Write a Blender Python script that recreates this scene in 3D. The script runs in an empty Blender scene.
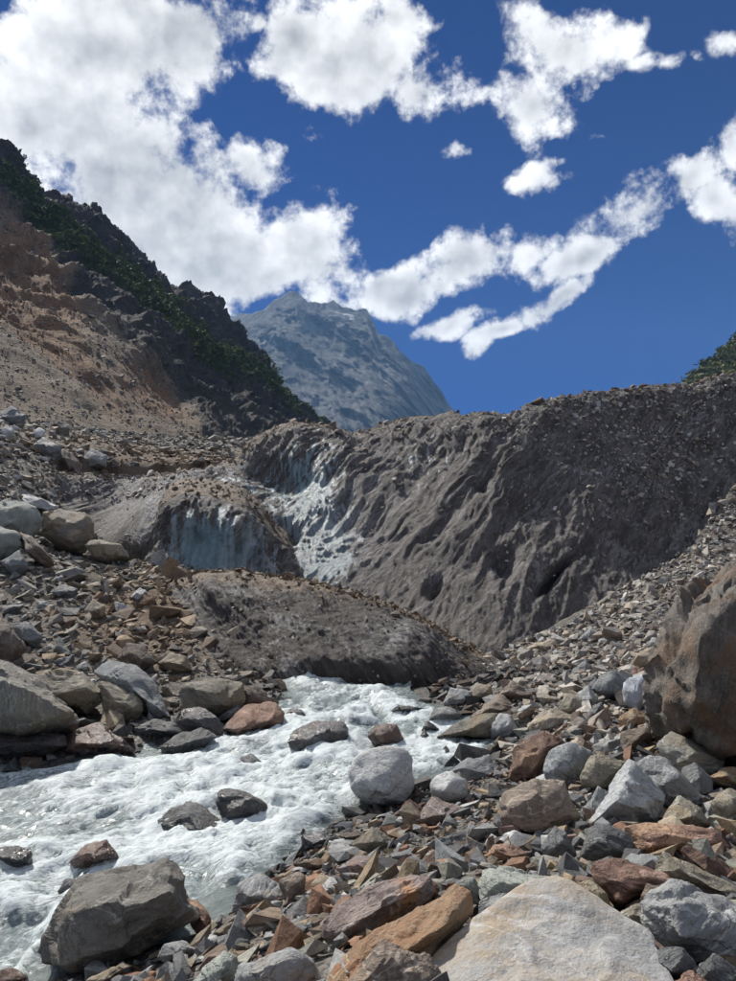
import bpy, bmesh, math, random
import numpy as np
from mathutils import Vector, Matrix

random.seed(7)
rng = np.random.default_rng(7)
SC = bpy.context.scene
COL = SC.collection

# ------------------------------------------------------------------ camera
FPX = 755.0                     # focal length in photo pixels (736 x 981)
CAM_Z = 1.65
PITCH = math.atan((560 - 490.5) / FPX)
cam_data = bpy.data.cameras.new("camera")
cam_data.sensor_fit = 'VERTICAL'
cam_data.sensor_height = 24.0
cam_data.lens = 24.0 * FPX / 981.0
cam_data.clip_start = 0.05
cam_data.clip_end = 30000.0
cam = bpy.data.objects.new("camera", cam_data)
cam.location = (0, 0, CAM_Z)
cam.rotation_euler = (math.pi / 2 + PITCH, 0, 0)
COL.objects.link(cam)
SC.camera = cam

# ------------------------------------------------------------------ light
SUN_AZ = math.radians(-34.0)    # left of straight ahead
SUN_EL = math.radians(45.0)
SUN_DIR = Vector((math.sin(SUN_AZ) * math.cos(SUN_EL), math.cos(SUN_AZ) * math.cos(SUN_EL), math.sin(SUN_EL)))
sun_data = bpy.data.lights.new("sun", 'SUN')
sun_data.energy = 4.3
sun_data.angle = math.radians(2.5)
sun_data.color = (1.0, 0.95, 0.87)
sun = bpy.data.objects.new("sun", sun_data)
sun.rotation_euler = SUN_DIR.to_track_quat('Z', 'Y').to_euler()
sun.location = (-30, 30, 60)
COL.objects.link(sun)

vs = SC.view_settings
vs.view_transform = 'Standard'
vs.look = 'None'
vs.gamma = 1.0
vs.exposure = 0.5
vs.use_curve_mapping = False
SC.render.engine = 'CYCLES'
SC.cycles.use_denoising = True
SC.cycles.use_adaptive_sampling = True
SC.cycles.adaptive_threshold = 0.03
SC.cycles.max_bounces = 4
SC.cycles.diffuse_bounces = 2
SC.cycles.glossy_bounces = 2
SC.cycles.volume_bounces = 0
SC.cycles.caustics_reflective = False
SC.cycles.caustics_refractive = False


# ------------------------------------------------------------------ node helper
class NT:
    def __init__(self, tree):
        self.t = tree
        tree.nodes.clear()

    def add(self, typ, *ins, **props):
        n = self.t.nodes.new(typ)
        kw = {}
        for k, v in props.items():
            if k.startswith('i_'):
                kw[k[2:].replace('_', ' ')] = v
            else:
                setattr(n, k, v)
        for i, v in enumerate(ins):
            if v is not None:
                self.put(n.inputs[i], v)
        for k, v in kw.items():
            self.put(n.inputs[k], v)
        return n

    def put(self, sock, v):
        if isinstance(v, bpy.types.NodeSocket):
            self.t.links.new(v, sock)
        elif isinstance(v, bpy.types.Node):
            self.t.links.new(v.outputs[0], sock)
        else:
            sock.default_value = v

    def math(self, op, a, b=None, c=None, clamp=False):
        n = self.t.nodes.new('ShaderNodeMath')
        n.operation = op
        n.use_clamp = clamp
        for i, v in enumerate((a, b, c)):
            if v is not None:
                self.put(n.inputs[i], v)
        return n.outputs[0]

    def vmath(self, op, a, b=None, scale=None):
        n = self.t.nodes.new('ShaderNodeVectorMath')
        n.operation = op
        self.put(n.inputs[0], a)
        if b is not None:
            self.put(n.inputs[1], b)
        if scale is not None:
            self.put(n.inputs['Scale'], scale)
        return n.outputs['Value'] if op in ('LENGTH', 'DOT_PRODUCT', 'DISTANCE') else n.outputs[0]

    def step(self, v, a, b, lo=0.0, hi=1.0):
        n = self.t.nodes.new('ShaderNodeMapRange')
        n.interpolation_type = 'SMOOTHSTEP'
        for i, x in enumerate((v, a, b, lo, hi)):
            self.put(n.inputs[i], x)
        return n.outputs[0]

    def lin(self, v, a, b, lo=0.0, hi=1.0):
        n = self.t.nodes.new('ShaderNodeMapRange')
        for i, x in enumerate((v, a, b, lo, hi)):
            self.put(n.inputs[i], x)
        return n.outputs[0]

    def mix(self, f, a, b, blend='MIX'):
        n = self.t.nodes.new('ShaderNodeMix')
        n.data_type = 'RGBA'
        n.blend_type = blend
        self.put(n.inputs[0], f)
        for s, v in ((n.inputs[6], a), (n.inputs[7], b)):
            if isinstance(v, tuple) and len(v) == 3:
                v = (*v, 1.0)
            self.put(s, v)
        return n.outputs[2]

    def noise(self, vec, scale, detail=4.0, rough=0.55, dist=0.0, lac=2.0, color=False):
        n = self.t.nodes.new('ShaderNodeTexNoise')
        self.put(n.inputs['Vector'], vec)
        self.put(n.inputs['Scale'], scale)
        n.inputs['Detail'].default_value = detail
        n.inputs['Roughness'].default_value = rough
        n.inputs['Distortion'].default_value = dist
        n.inputs['Lacunarity'].default_value = lac
        return n.outputs['Color'] if color else n.outputs[0]


# ------------------------------------------------------------------ pixel <-> world
CT, ST = math.cos(PITCH), math.sin(PITCH)


def ray(px, py):
    x = (np.asarray(px, float) - 368.0) / FPX
    y = (490.5 - np.asarray(py, float)) / FPX
    return np.stack(np.broadcast_arrays(x, CT - y * ST, ST + y * CT), -1)


def at(px, py, Y):
    """world point on the sight line of a photo pixel, at world distance Y in front of the viewer"""
    d = ray(px, py)
    k = np.asarray(Y, float) / d[..., 1]
    return d * k[..., None] + np.array([0, 0, CAM_Z])


# ------------------------------------------------------------------ world: sky + clouds
world = bpy.data.worlds.new("World")
SC.world = world
world.use_nodes = True
W = NT(world.node_tree)
BG = 0.06
tc = W.add('ShaderNodeTexCoord')
dirv = W.vmath('NORMALIZE', tc.outputs['Generated'])
sky = W.add('ShaderNodeTexSky', sky_type='NISHITA', sun_disc=False, sun_elevation=SUN_EL, sun_rotation=SUN_AZ,
            altitude=4500.0, air_density=1.0, dust_density=0.15, ozone_density=4.0)
sep = W.add('ShaderNodeSeparateXYZ', dirv)
dy = W.math('MAXIMUM', sep.outputs[1], 0.03)
u = W.math('DIVIDE', sep.outputs[0], dy)
v = W.math('DIVIDE', sep.outputs[2], dy)
uv = W.add('ShaderNodeCombineXYZ', u, v, 0.0).outputs[0]
# a gently warped copy of the direction breaks up the outlines
warp = W.noise(dirv, 5.0, 3.0, 0.6, color=True)
uvw = W.vmath('ADD', uv, W.vmath('SCALE', W.vmath('SUBTRACT', warp, (0.5, 0.5, 0.5)), scale=0.085))
CLOUDS = [  # photo px centre, radii, tilt, weight
    (150, 198, 210, 78, -16, 0.95), (30, 130, 110, 75, 0, 1.0), (300, 240, 90, 66, -25, 0.95), (205, 262, 125, 60, 0, 1.0), (250, 180, 60, 45, -30, .9),
    (105, 28, 112, 66, 12, 1.0), (190, 30, 60, 55, 0, 0.95), (130, 92, 100, 30, 0, .36),
    (360, 65, 80, 74, -20, 1.0), (305, 40, 48, 45, 0, 0.9), (425, 95, 52, 55, -35, 0.9), (400, 20, 40, 40, 0, .8), (465, 150, 24, 14, 0, 0.6),
    (565, 42, 62, 50, 8, 0.95), (538, 98, 40, 45, 40, 0.9), (478, 100, 26, 20, 0, .55),
    (395, 296, 40, 28, 0, 0.95), (478, 262, 60, 26, 22, 0.9), (535, 258, 44, 20, 20, 0.72), (440, 290, 30, 18, 15, .6),
    (585, 258, 58, 22, 30, 0.95), (640, 212, 66, 28, 36, 0.85), (690, 180, 60, 30, 40, 0.8), (715, 205, 34, 42, 40, 0.75), (735, 150, 26, 30, 0, .7),
    (450, 330, 44, 12, 26, 0.78), (500, 332, 40, 12, 27, .75), (555, 302, 62, 14, 30, 0.85), (610, 280, 30, 10, 30, .6),
    (540, 175, 36, 16, 12, 0.6), (568, 157, 14, 9, 0, 0.45), (655, 70, 34, 12, 8, 0.38), (725, 45, 22, 16, 40, 0.5),
    (690, 65, 10, 9, 0, .35), (610, 135, 10, 8, 0, .42), (655, 278, 12, 9, 0, .42), (258, 15, 14, 12, 0, .55),
]
acc = None
for (cx, cy, rx, ry, rot, wgt) in CLOUDS:
    c = ray(cx, cy)
    cu, cv = c[0] / c[1], c[2] / c[1]
    k = 1.0 / c[1] / FPX
    m = W.add('ShaderNodeMapping', uvw, (float(cu), float(cv), 0), (0, 0, math.radians(rot)), (rx * k * 1.5, ry * k * 1.5 / c[1], 1), vector_type='TEXTURE')
    L = W.vmath('LENGTH', m.outputs[0])
    b = W.lin(L, 0.0, 1.0, wgt * 1.0, 0.0)
    acc = b if acc is None else W.math('MAXIMUM', acc, b)
# the same weather goes on outside the view
out_u = W.step(W.math('ABSOLUTE', u), 0.56, 0.75)
out_v = W.step(v, 0.86, 1.05)
out_b = W.step(sep.outputs[1], 0.25, 0.1)
outm = W.math('MAXIMUM', W.math('MAXIMUM', out_u, out_v), out_b)
gen = W.lin(W.noise(dirv, 2.2, 2.0, 0.5), 0.42, 0.68, 0.0, 0.9)
acc = W.math('MAXIMUM', acc, W.math('MULTIPLY', gen, outm))


def cloud_noise(vec, det):
    return W.noise(vec, 8.5, det, 0.64, 0.0)


n1 = cloud_noise(dirv, 9.0)
n0 = cloud_noise(dirv, 3.5)
sunp = (SUN_DIR.x * 0.03, 0.0, SUN_DIR.z * 0.03)
n2 = cloud_noise(W.vmath('ADD', dirv, sunp), 3.5)
nb = W.noise(dirv, 4.2, 4.0, 0.5)
dens = W.math('ADD', acc, W.math('MULTIPLY', W.math('SUBTRACT', n1, 0.5), 2.5))
cover = W.step(dens, 0.28, 0.60)
cover = W.math('MULTIPLY', cover, W.step(acc, 0.02, 0.22))
cover = W.math('MULTIPLY', cover, W.step(sep.outputs[2], 0.0, 0.08))
thick = W.step(dens, 0.50, 1.15)
relief = W.math('MULTIPLY', W.math('SUBTRACT', n0, n2), -1.5)
core = W.step(W.math('ADD', acc, W.math('MULTIPLY', W.math('SUBTRACT', nb, 0.5), 1.6)), 0.45, 0.95)
lit = W.math('SUBTRACT', 1.0, W.math('MULTIPLY', core, 0.52))
lit = W.math('SUBTRACT', lit, relief)
lit = W.math('ADD', lit, W.math('MULTIPLY', W.math('SUBTRACT', n1, n0), 0.9))
lit = W.math('MULTIPLY', lit, W.lin(thick, 0.0, 1.0, 0.82, 1.0), clamp=True)
ccol = W.mix(lit, (0.15, 0.165, 0.185), (0.98, 0.98, 0.97))
ccol = W.vmath('SCALE', ccol, scale=1.0 / BG)
skyc = W.mix(1.0, sky.outputs[0], (0.0, 0.25, 0.72, 1.0), 'MULTIPLY')
final = W.mix(cover, skyc, ccol)
bg = W.add('ShaderNodeBackground', final, BG)
wo = W.add('ShaderNodeOutputWorld', bg)
world.cycles.sampling_method = 'MANUAL'
world.cycles.sample_map_resolution = 512


# ------------------------------------------------------------------ numpy noise and mesh helpers
def _hash(ix, iy, iz, seed):
    h = (ix.astype(np.uint32) * np.uint32(374761393) + iy.astype(np.uint32) * np.uint32(668265263)
         + iz.astype(np.uint32) * np.uint32(2147483647) + np.uint32((seed * 974711 + 12345) & 0xffffffff))
    h = (h ^ (h >> np.uint32(13))) * np.uint32(1274126177)
    h = (h ^ (h >> np.uint32(16))) * np.uint32(2246822519)
    return h ^ (h >> np.uint32(15))


_G = np.array([[1, 1, 0], [-1, 1, 0], [1, -1, 0], [-1, -1, 0], [1, 0, 1], [-1, 0, 1], [1, 0, -1], [-1, 0, -1],
               [0, 1, 1], [0, -1, 1], [0, 1, -1], [0, -1, -1], [1, 1, 0], [-1, 1, 0], [0, -1, 1], [0, -1, -1]], np.float32)


def perlin(P, seed=0):
    P = np.asarray(P, np.float32).reshape(-1, 3)
    F = np.floor(P)
    f = P - F
    I = F.astype(np.int64)
    w = f * f * f * (f * (f * 6 - 15) + 10)
    r = np.zeros(len(P), np.float32)
    for dx in (0, 1):
        wx = w[:, 0] if dx else 1 - w[:, 0]
        for dyy in (0, 1):
            wy = w[:, 1] if dyy else 1 - w[:, 1]
            for dz in (0, 1):
                wz = w[:, 2] if dz else 1 - w[:, 2]
                g = _G[_hash(I[:, 0] + dx, I[:, 1] + dyy, I[:, 2] + dz, seed) & np.uint32(15)]
                r += wx * wy * wz * (g[:, 0] * (f[:, 0] - dx) + g[:, 1] * (f[:, 1] - dyy) + g[:, 2] * (f[:, 2] - dz))
    return r


def fbm(P, oct=4, seed=0, gain=0.5, lac=2.03):
    P = np.asarray(P, np.float32).reshape(-1, 3)
    r = np.zeros(len(P), np.float32)
    a, k = 1.0, 1.0
    for o in range(oct):
        r += a * perlin(P * k, seed + o * 17)
        a *= gain
        k *= lac
    return r


def ridged(P, oct=4, seed=0, gain=0.5, lac=2.03):
    P = np.asarray(P, np.float32).reshape(-1, 3)
    r = np.zeros(len(P), np.float32)
    a, k = 1.0, 1.0
    for o in range(oct):
        r += a * (1 - 2.2 * np.abs(perlin(P * k, seed + o * 31)))
        a *= gain
        k *= lac
    return r


def sstep(x, a, b):
    t = np.clip((x - a) / (b - a), 0, 1)
    return t * t * (3 - 2 * t)


def P3(*cols):
    return np.stack(np.broadcast_arrays(*cols), -1).reshape(-1, 3)


class TPS:
    def __init__(self, xy, z, lam=1e-4):
        self.x = np.asarray(xy, float)
        self.s = np.ptp(self.x, axis=0).max()
        self.c = self.x.mean(0)
        X = (self.x - self.c) / self.s
        n = len(X)
        K = self.k(X, X) + lam * np.eye(n)
        Q = np.hstack([np.ones((n, 1)), X])
        A = np.block([[K, Q], [Q.T, np.zeros((3, 3))]])
        self.w = np.linalg.solve(A, np.concatenate([np.asarray(z, float), np.zeros(3)]))
        self.X = X

    @staticmethod
    def k(A, B):
        d2 = ((A[:, None, :] - B[None, :, :]) ** 2).sum(-1)
        return 0.5 * d2 * np.log(d2 + 1e-12)

    def __call__(self, x, y):
        x = np.asarray(x, float)
        sh = np.broadcast(x, y).shape
        P = np.stack(np.broadcast_arrays(x, y), -1).reshape(-1, 2)
        out = np.empty(len(P))
        for i in range(0, len(P), 40000):
            q = (P[i:i + 40000] - self.c) / self.s
            out[i:i + 40000] = self.k(q, self.X) @ self.w[:-3] + self.w[-3] + q @ self.w[-2:]
        return out.reshape(sh)


def make_mesh(name, V, F, smooth=True):
    """V (n,3); F (m,3) or (m,4)"""
    V = np.asarray(V, np.float32)
    F = np.asarray(F, np.int32)
    me = bpy.data.meshes.new(name)
    k = F.shape[1]
    me.vertices.add(len(V))
    me.vertices.foreach_set('co', V.ravel())
    me.loops.add(F.size)
    me.loops.foreach_set('vertex_index', F.ravel())
    me.polygons.add(len(F))
    me.polygons.foreach_set('loop_start', np.arange(0, F.size, k, dtype=np.int32))
    me.polygons.foreach_set('loop_total', np.full(len(F), k, np.int32))
    me.polygons.foreach_set('use_smooth', np.full(len(F), smooth, bool))
    me.update(calc_edges=True)
    return me


def add_attr(me, name, vals):
    vals = np.asarray(vals, np.float32)
    if vals.ndim == 1:
        a = me.attributes.new(name, 'FLOAT', 'POINT')
        a.data.foreach_set('value', vals)
    else:
        a = me.attributes.new(name, 'FLOAT_COLOR', 'POINT')
        if vals.shape[1] == 3:
            vals = np.hstack([vals, np.ones((len(vals), 1), np.float32)])
        a.data.foreach_set('color', vals.ravel())


def grid_faces(nr, nc):
    i = np.arange(nr * nc).reshape(nr, nc)
    return np.stack([i[:-1, :-1], i[:-1, 1:], i[1:, 1:], i[1:, :-1]], -1).reshape(-1, 4)


def put(name, me, mat=None, parent=None, label=None, category=None, kind=None, group=None, loc=None):
    o = bpy.data.objects.new(name, me)
    COL.objects.link(o)
    if mat is not None and me is not None and not me.materials:
        me.materials.append(mat)
    if parent is not None:
        o.parent = parent
    if loc is not None:
        o.location = loc
    for k_, v_ in (('label', label), ('category', category), ('kind', kind), ('group', group)):
        if v_:
            o[k_] = v_
    return o


def grid_normals(G):
    du = np.gradient(G, axis=1)
    dv = np.gradient(G, axis=0)
    n = np.cross(du, dv)
    return n / (np.linalg.norm(n, axis=-1, keepdims=True) + 1e-9)


# ------------------------------------------------------------------ materials
W0, WS = -1.73, 0.06            # river surface: z = W0 + WS * y


def new_mat(name):
    m = bpy.data.materials.new(name)
    m.use_nodes = True
    return m, NT(m.node_tree)


def finish(T, col, rough, height=None, bump=0.3, dist=0.02, spec=0.4):
    p = T.add('ShaderNodeBsdfPrincipled')
    T.put(p.inputs['Base Color'], col)
    T.put(p.inputs['Roughness'], rough)
    T.put(p.inputs['Specular IOR Level'], spec)
    if height is not None:
        b = T.add('ShaderNodeBump', i_Strength=bump, i_Distance=dist, i_Height=height)
        T.put(p.inputs['Normal'], b.outputs[0])
    T.add('ShaderNodeOutputMaterial', p)
    return p


def _mute(c, k=0.85):
    l = 0.3 * c[0] + 0.55 * c[1] + 0.15 * c[2]
    return tuple(l + (x - l) * k for x in c)


def rock_mat(name, a, b, stain, st=0.35, rough=0.75, band=0.5, fleck=0.35, wet=False, cr=0.35, vn=0.4, bmp=0.85):
    """weathered rock: two mineral colours, foliation bands along local Z, a stain that comes in patches"""
    m, T = new_mat(name)
    a, b, stain = _mute(a), _mute(b), _mute(stain)
    geo = T.add('ShaderNodeNewGeometry')
    pos = geo.outputs['Position']
    tco = T.add('ShaderNodeTexCoord').outputs['Object']
    oi = T.add('ShaderNodeObjectInfo')
    loc = T.vmath('ADD', tco, T.vmath('SCALE', oi.outputs['Location'], scale=3.7))
    n1 = T.noise(loc, 3.2, 6.0, 0.6, 0.4)
    stretch = T.vmath('MULTIPLY', T.vmath('ADD', loc, T.vmath('SCALE', T.noise(loc, 2.0, 3.0, 0.5, color=True), scale=0.25)), (2.0, 2.0, 19.0))
    n2 = T.noise(stretch, 1.5, 5.0, 0.62)
    n3 = T.noise(loc, 34.0, 5.0, 0.65)
    n4 = T.noise(loc, 1.4, 5.0, 0.62, 0.8)
    n5 = T.noise(loc, 110.0, 3.0, 0.6)
    f = T.math('ADD', T.math('MULTIPLY', n1, 1.0 - band), T.math('MULTIPLY', n2, band))
    col = T.mix(T.step(f, 0.36, 0.64), a, b)
    col = T.mix(T.math('MULTIPLY', T.step(T.math('ADD', n4, T.math('MULTIPLY', T.math('SUBTRACT', n3, 0.5), 0.25)), 0.62 - st * 0.35, 0.72 - st * 0.2), 0.85), col, stain)
    # mineral flecks, dark cracks
    col = T.mix(T.math('MULTIPLY', T.step(n3, 0.56, 0.72), fleck), col, tuple(min(1, c * 1.9 + 0.03) for c in b))
    col = T.mix(T.math('MULTIPLY', T.step(n3, 0.44, 0.30), fleck * 1.3), col, tuple(c * 0.35 for c in a))
    vor = T.add('ShaderNodeTexVoronoi', feature='DISTANCE_TO_EDGE')
    T.put(vor.inputs['Vector'], T.vmath('ADD', T.vmath('MULTIPLY', loc, (1, 1, 2.2)), T.vmath('SCALE', T.noise(loc, 5.0, 4.0, 0.6, color=True), scale=0.55)))
    vor.inputs['Scale'].default_value = 2.6
    crack = T.step(vor.outputs['Distance'], 0.0, 0.022)
    crack = T.math('MAXIMUM', crack, T.step(n1, 0.5, 0.44))
    col = T.mix(T.math('MULTIPLY', T.math('SUBTRACT', 1.0, crack), cr), col, tuple(c * 0.3 for c in a))
    vein = T.step(T.math('ABSOLUTE', T.math('SUBTRACT', T.noise(T.vmath('MULTIPLY', loc, (1.0, 1.6, 3.0)), 1.1, 4.0, 0.5, 0.6), 0.47)), 0.011, 0.003)
    col = T.mix(T.math('MULTIPLY', vein, vn), col, tuple(min(0.6, c * 2.2 + 0.08) for c in b))
    col = T.mix(1.0, col, oi.outputs['Color'], 'MULTIPLY')
    h = T.math('ADD', T.math('MULTIPLY', n2, 0.55 * (0.4 + band)), T.math('MULTIPLY', n1, 0.9))
    h = T.math('ADD', h, T.math('MULTIPLY', n3, 0.38))
    h = T.math('ADD', h, T.math('MULTIPLY', n5, 0.12))
    h = T.math('ADD', h, T.math('MULTIPLY', crack, 0.4 * cr))
    r = T.lin(n3, 0.3, 0.7, rough - 0.12, rough + 0.12)
    sp = T.add('ShaderNodeSeparateXYZ', pos)         # splashed and soaked up to a ragged line above the river
    hw = T.math('SUBTRACT', sp.outputs[2], T.math('MULTIPLY_ADD', sp.outputs[1], WS, W0))
    wl = T.step(T.math('ADD', hw, T.math('MULTIPLY', T.math('SUBTRACT', n1, 0.5), 0.35)), 0.20, 0.08)
    wl = T.math('MULTIPLY', wl, T.step(sp.outputs[1], 17.0, 16.0))
    col = T.mix(T.math('MULTIPLY', wl, 0.62), col, T.mix(1.0, col, (0.12, 0.115, 0.11), 'MULTIPLY'))
    r = T.math('SUBTRACT', r, T.math('MULTIPLY', wl, 0.35))
    finish(T, col, r, h, bmp, 0.07, 0.75 if wet else 0.4)
    return m


RM = {
    'grey': rock_mat('grey_gneiss', (0.17, 0.175, 0.175), (0.29, 0.295, 0.29), (0.23, 0.18, 0.12), 0.25),
    'pale': rock_mat('pale_granite', (0.35, 0.355, 0.35), (0.54, 0.545, 0.535), (0.36, 0.31, 0.23), 0.2, band=0.2, fleck=0.6),
    'white': rock_mat('white_quartzite', (0.50, 0.505, 0.505), (0.70, 0.705, 0.70), (0.42, 0.36, 0.28), 0.15, band=0.35),
    'blue': rock_mat('blue_grey_gneiss', (0.175, 0.19, 0.198), (0.32, 0.34, 0.345), (0.30, 0.28, 0.24), 0.15, band=0.35, fleck=0.5),
    'slate': rock_mat('dark_slate', (0.080, 0.085, 0.088), (0.18, 0.186, 0.186), (0.24, 0.23, 0.21), 0.18, band=0.6, rough=0.6),
    'rust': rock_mat('rusty_schist', (0.115, 0.062, 0.045), (0.245, 0.14, 0.095), (0.33, 0.20, 0.11), 0.3, band=0.6),
    'orange': rock_mat('ochre_schist', (0.27, 0.17, 0.085), (0.40, 0.27, 0.15), (0.30, 0.13, 0.05), 0.35, band=0.75),
    'tan': rock_mat('tan_sandstone', (0.27, 0.21, 0.135), (0.40, 0.325, 0.22), (0.21, 0.19, 0.17), 0.3, band=0.4),
    'brown': rock_mat('brown_schist', (0.135, 0.10, 0.075), (0.24, 0.19, 0.145), (0.27, 0.17, 0.09), 0.3, band=0.55),
    'olive': rock_mat('olive_gneiss', (0.185, 0.165, 0.12), (0.32, 0.285, 0.21), (0.31, 0.23, 0.12), 0.32, band=0.4),
    'green': rock_mat('green_schist', (0.25, 0.275, 0.235), (0.39, 0.415, 0.36), (0.30, 0.28, 0.20), 0.15, band=0.4),
    'cream': rock_mat('cream_quartzite', (0.31, 0.31, 0.30), (0.44, 0.435, 0.415), (0.37, 0.275, 0.165), 0.58, band=0.35, fleck=0.3, cr=0.1, bmp=0.45),
    'purple': rock_mat('purple_schist', (0.16, 0.118, 0.105), (0.30, 0.235, 0.205), (0.40, 0.19, 0.07), 0.3, band=0.45),
    'wet': rock_mat('wet_black_rock', (0.022, 0.021, 0.022), (0.055, 0.052, 0.052), (0.07, 0.045, 0.035), 0.3, rough=0.32, wet=True),
    'wetrust': rock_mat('wet_rust_rock', (0.07, 0.033, 0.022), (0.15, 0.075, 0.045), (0.05, 0.035, 0.03), 0.3, rough=0.4, wet=True),
    'giant': rock_mat('giant_boulder_rock', (0.075, 0.064, 0.052), (0.20, 0.175, 0.145), (0.19, 0.105, 0.05), 0.45, band=0.45, fleck=0.5, vn=0.0),
    'slabgrey': rock_mat('olive_grey_slab_rock', (0.145, 0.135, 0.115), (0.25, 0.235, 0.20), (0.29, 0.225, 0.14), 0.28, band=0.5),
}


def stones_mat(name, rough=0.8):
    m, T = new_mat(name)
    pos = T.add('ShaderNodeNewGeometry').outputs['Position']
    at_ = T.add('ShaderNodeAttribute', attribute_name='col')
    n1 = T.noise(pos, 14.0, 5.0, 0.6, 0.5)
    n2 = T.noise(pos, 70.0, 4.0, 0.6)
    f = T.math('ADD', T.math('MULTIPLY', n1, 0.6), T.math('MULTIPLY', n2, 0.4))
    col = T.mix(1.0, at_.outputs[0], T.mix(T.step(f, 0.34, 0.66), (0.58, 0.56, 0.55), (1.3, 1.28, 1.24)), 'MULTIPLY')
    h = T.math('ADD', T.math('MULTIPLY', n1, 0.6), T.math('MULTIPLY', n2, 0.3))
    finish(T, col, rough, h, 0.7, 0.03)
    return m


STONES = stones_mat('mixed_stone')


def ground_mat():
    m, T = new_mat('gravel_ground')
    pos = T.add('ShaderNodeNewGeometry').outputs['Position']
    br = T.add('ShaderNodeAttribute', attribute_name='brown').outputs['Fac']
    wet = T.add('ShaderNodeAttribute', attribute_name='wet').outputs['Fac']
    v1 = T.add('ShaderNodeTexVoronoi')
    T.put(v1.inputs['Vector'], pos)
    v1.inputs['Scale'].default_value = 9.0
    v2 = T.add('ShaderNodeTexVoronoi')
    T.put(v2.inputs['Vector'], pos)
    v2.inputs['Scale'].default_value = 34.0
    n = T.noise(pos, 0.6, 5.0, 0.6)
    n3 = T.noise(pos, 20.0, 5.0, 0.6)
    sepc = T.add('ShaderNodeSeparateColor', v2.outputs['Color'])
    g = T.mix(sepc.outputs[0], (0.075, 0.068, 0.06), (0.24, 0.22, 0.195))
    bcol = T.mix(sepc.outputs[1], (0.105, 0.068, 0.042), (0.25, 0.175, 0.11))
    col = T.mix(T.math('ADD', br, T.math('MULTIPLY', T.math('SUBTRACT', n, 0.5), 0.8), clamp=True), g, bcol)
    col = T.mix(T.step(n3, 0.35, 0.6), T.mix(0.5, col, (0.04, 0.035, 0.03)), col)
    col = T.mix(T.math('MULTIPLY', wet, 0.65), col, (0.03, 0.03, 0.028))
    h = T.math('SUBTRACT', n3, T.math('ADD', T.math('MULTIPLY', v1.outputs['Distance'], 0.9), T.math('MULTIPLY', v2.outputs['Distance'], 0.4)))
    finish(T, col, T.lin(wet, 0, 1, 0.9, 0.4), h, 0.8, 0.06)
    return m


def river_mat():
    m, T = new_mat('glacial_whitewater')
    pos = T.add('ShaderNodeNewGeometry').outputs['Position']
    foam = T.add('ShaderNodeAttribute', attribute_name='foam').outputs['Fac']
    calm = T.add('ShaderNodeAttribute', attribute_name='calm').outputs['Fac']
    # stretched along the current
    flow = T.vmath('MULTIPLY', T.add('ShaderNodeMapping', pos, (0, 0, 0), (0, 0, math.radians(49)), (1, 1, 1), vector_type='POINT').outputs[0], (1.7, 0.55, 1.0))
    n1 = T.noise(flow, 9.0, 6.0, 0.68, 1.1)
    n2 = T.noise(flow, 34.0, 5.0, 0.7, 0.8)
    n3 = T.noise(pos, 120.0, 3.0, 0.6)
    f = T.math('ADD', T.math('MULTIPLY', foam, 0.85), T.math('MULTIPLY', T.math('SUBTRACT', n1, 0.5), 1.7))
    f = T.math('ADD', f, T.math('MULTIPLY', T.math('SUBTRACT', n2, 0.5), 1.9))
    fm = T.step(f, 0.52, 1.2)
    water = T.mix(T.step(n1, 0.35, 0.65), (0.155, 0.195, 0.195), (0.28, 0.33, 0.33))
    water = T.mix(T.math('MULTIPLY', calm, 0.75), water, (0.15, 0.18, 0.165))
    col = T.mix(fm, water, (0.68, 0.745, 0.755))
    h = T.math('ADD', T.math('MULTIPLY', n1, 1.0), T.math('ADD', T.math('MULTIPLY', n2, 0.5), T.math('MULTIPLY', n3, 0.16)))
    p = finish(T, col, T.lin(fm, 0, 1, 0.16, 0.6), h, 0.7, 0.035, 0.5)
    p.inputs['IOR'].default_value = 1.33
    return m


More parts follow.
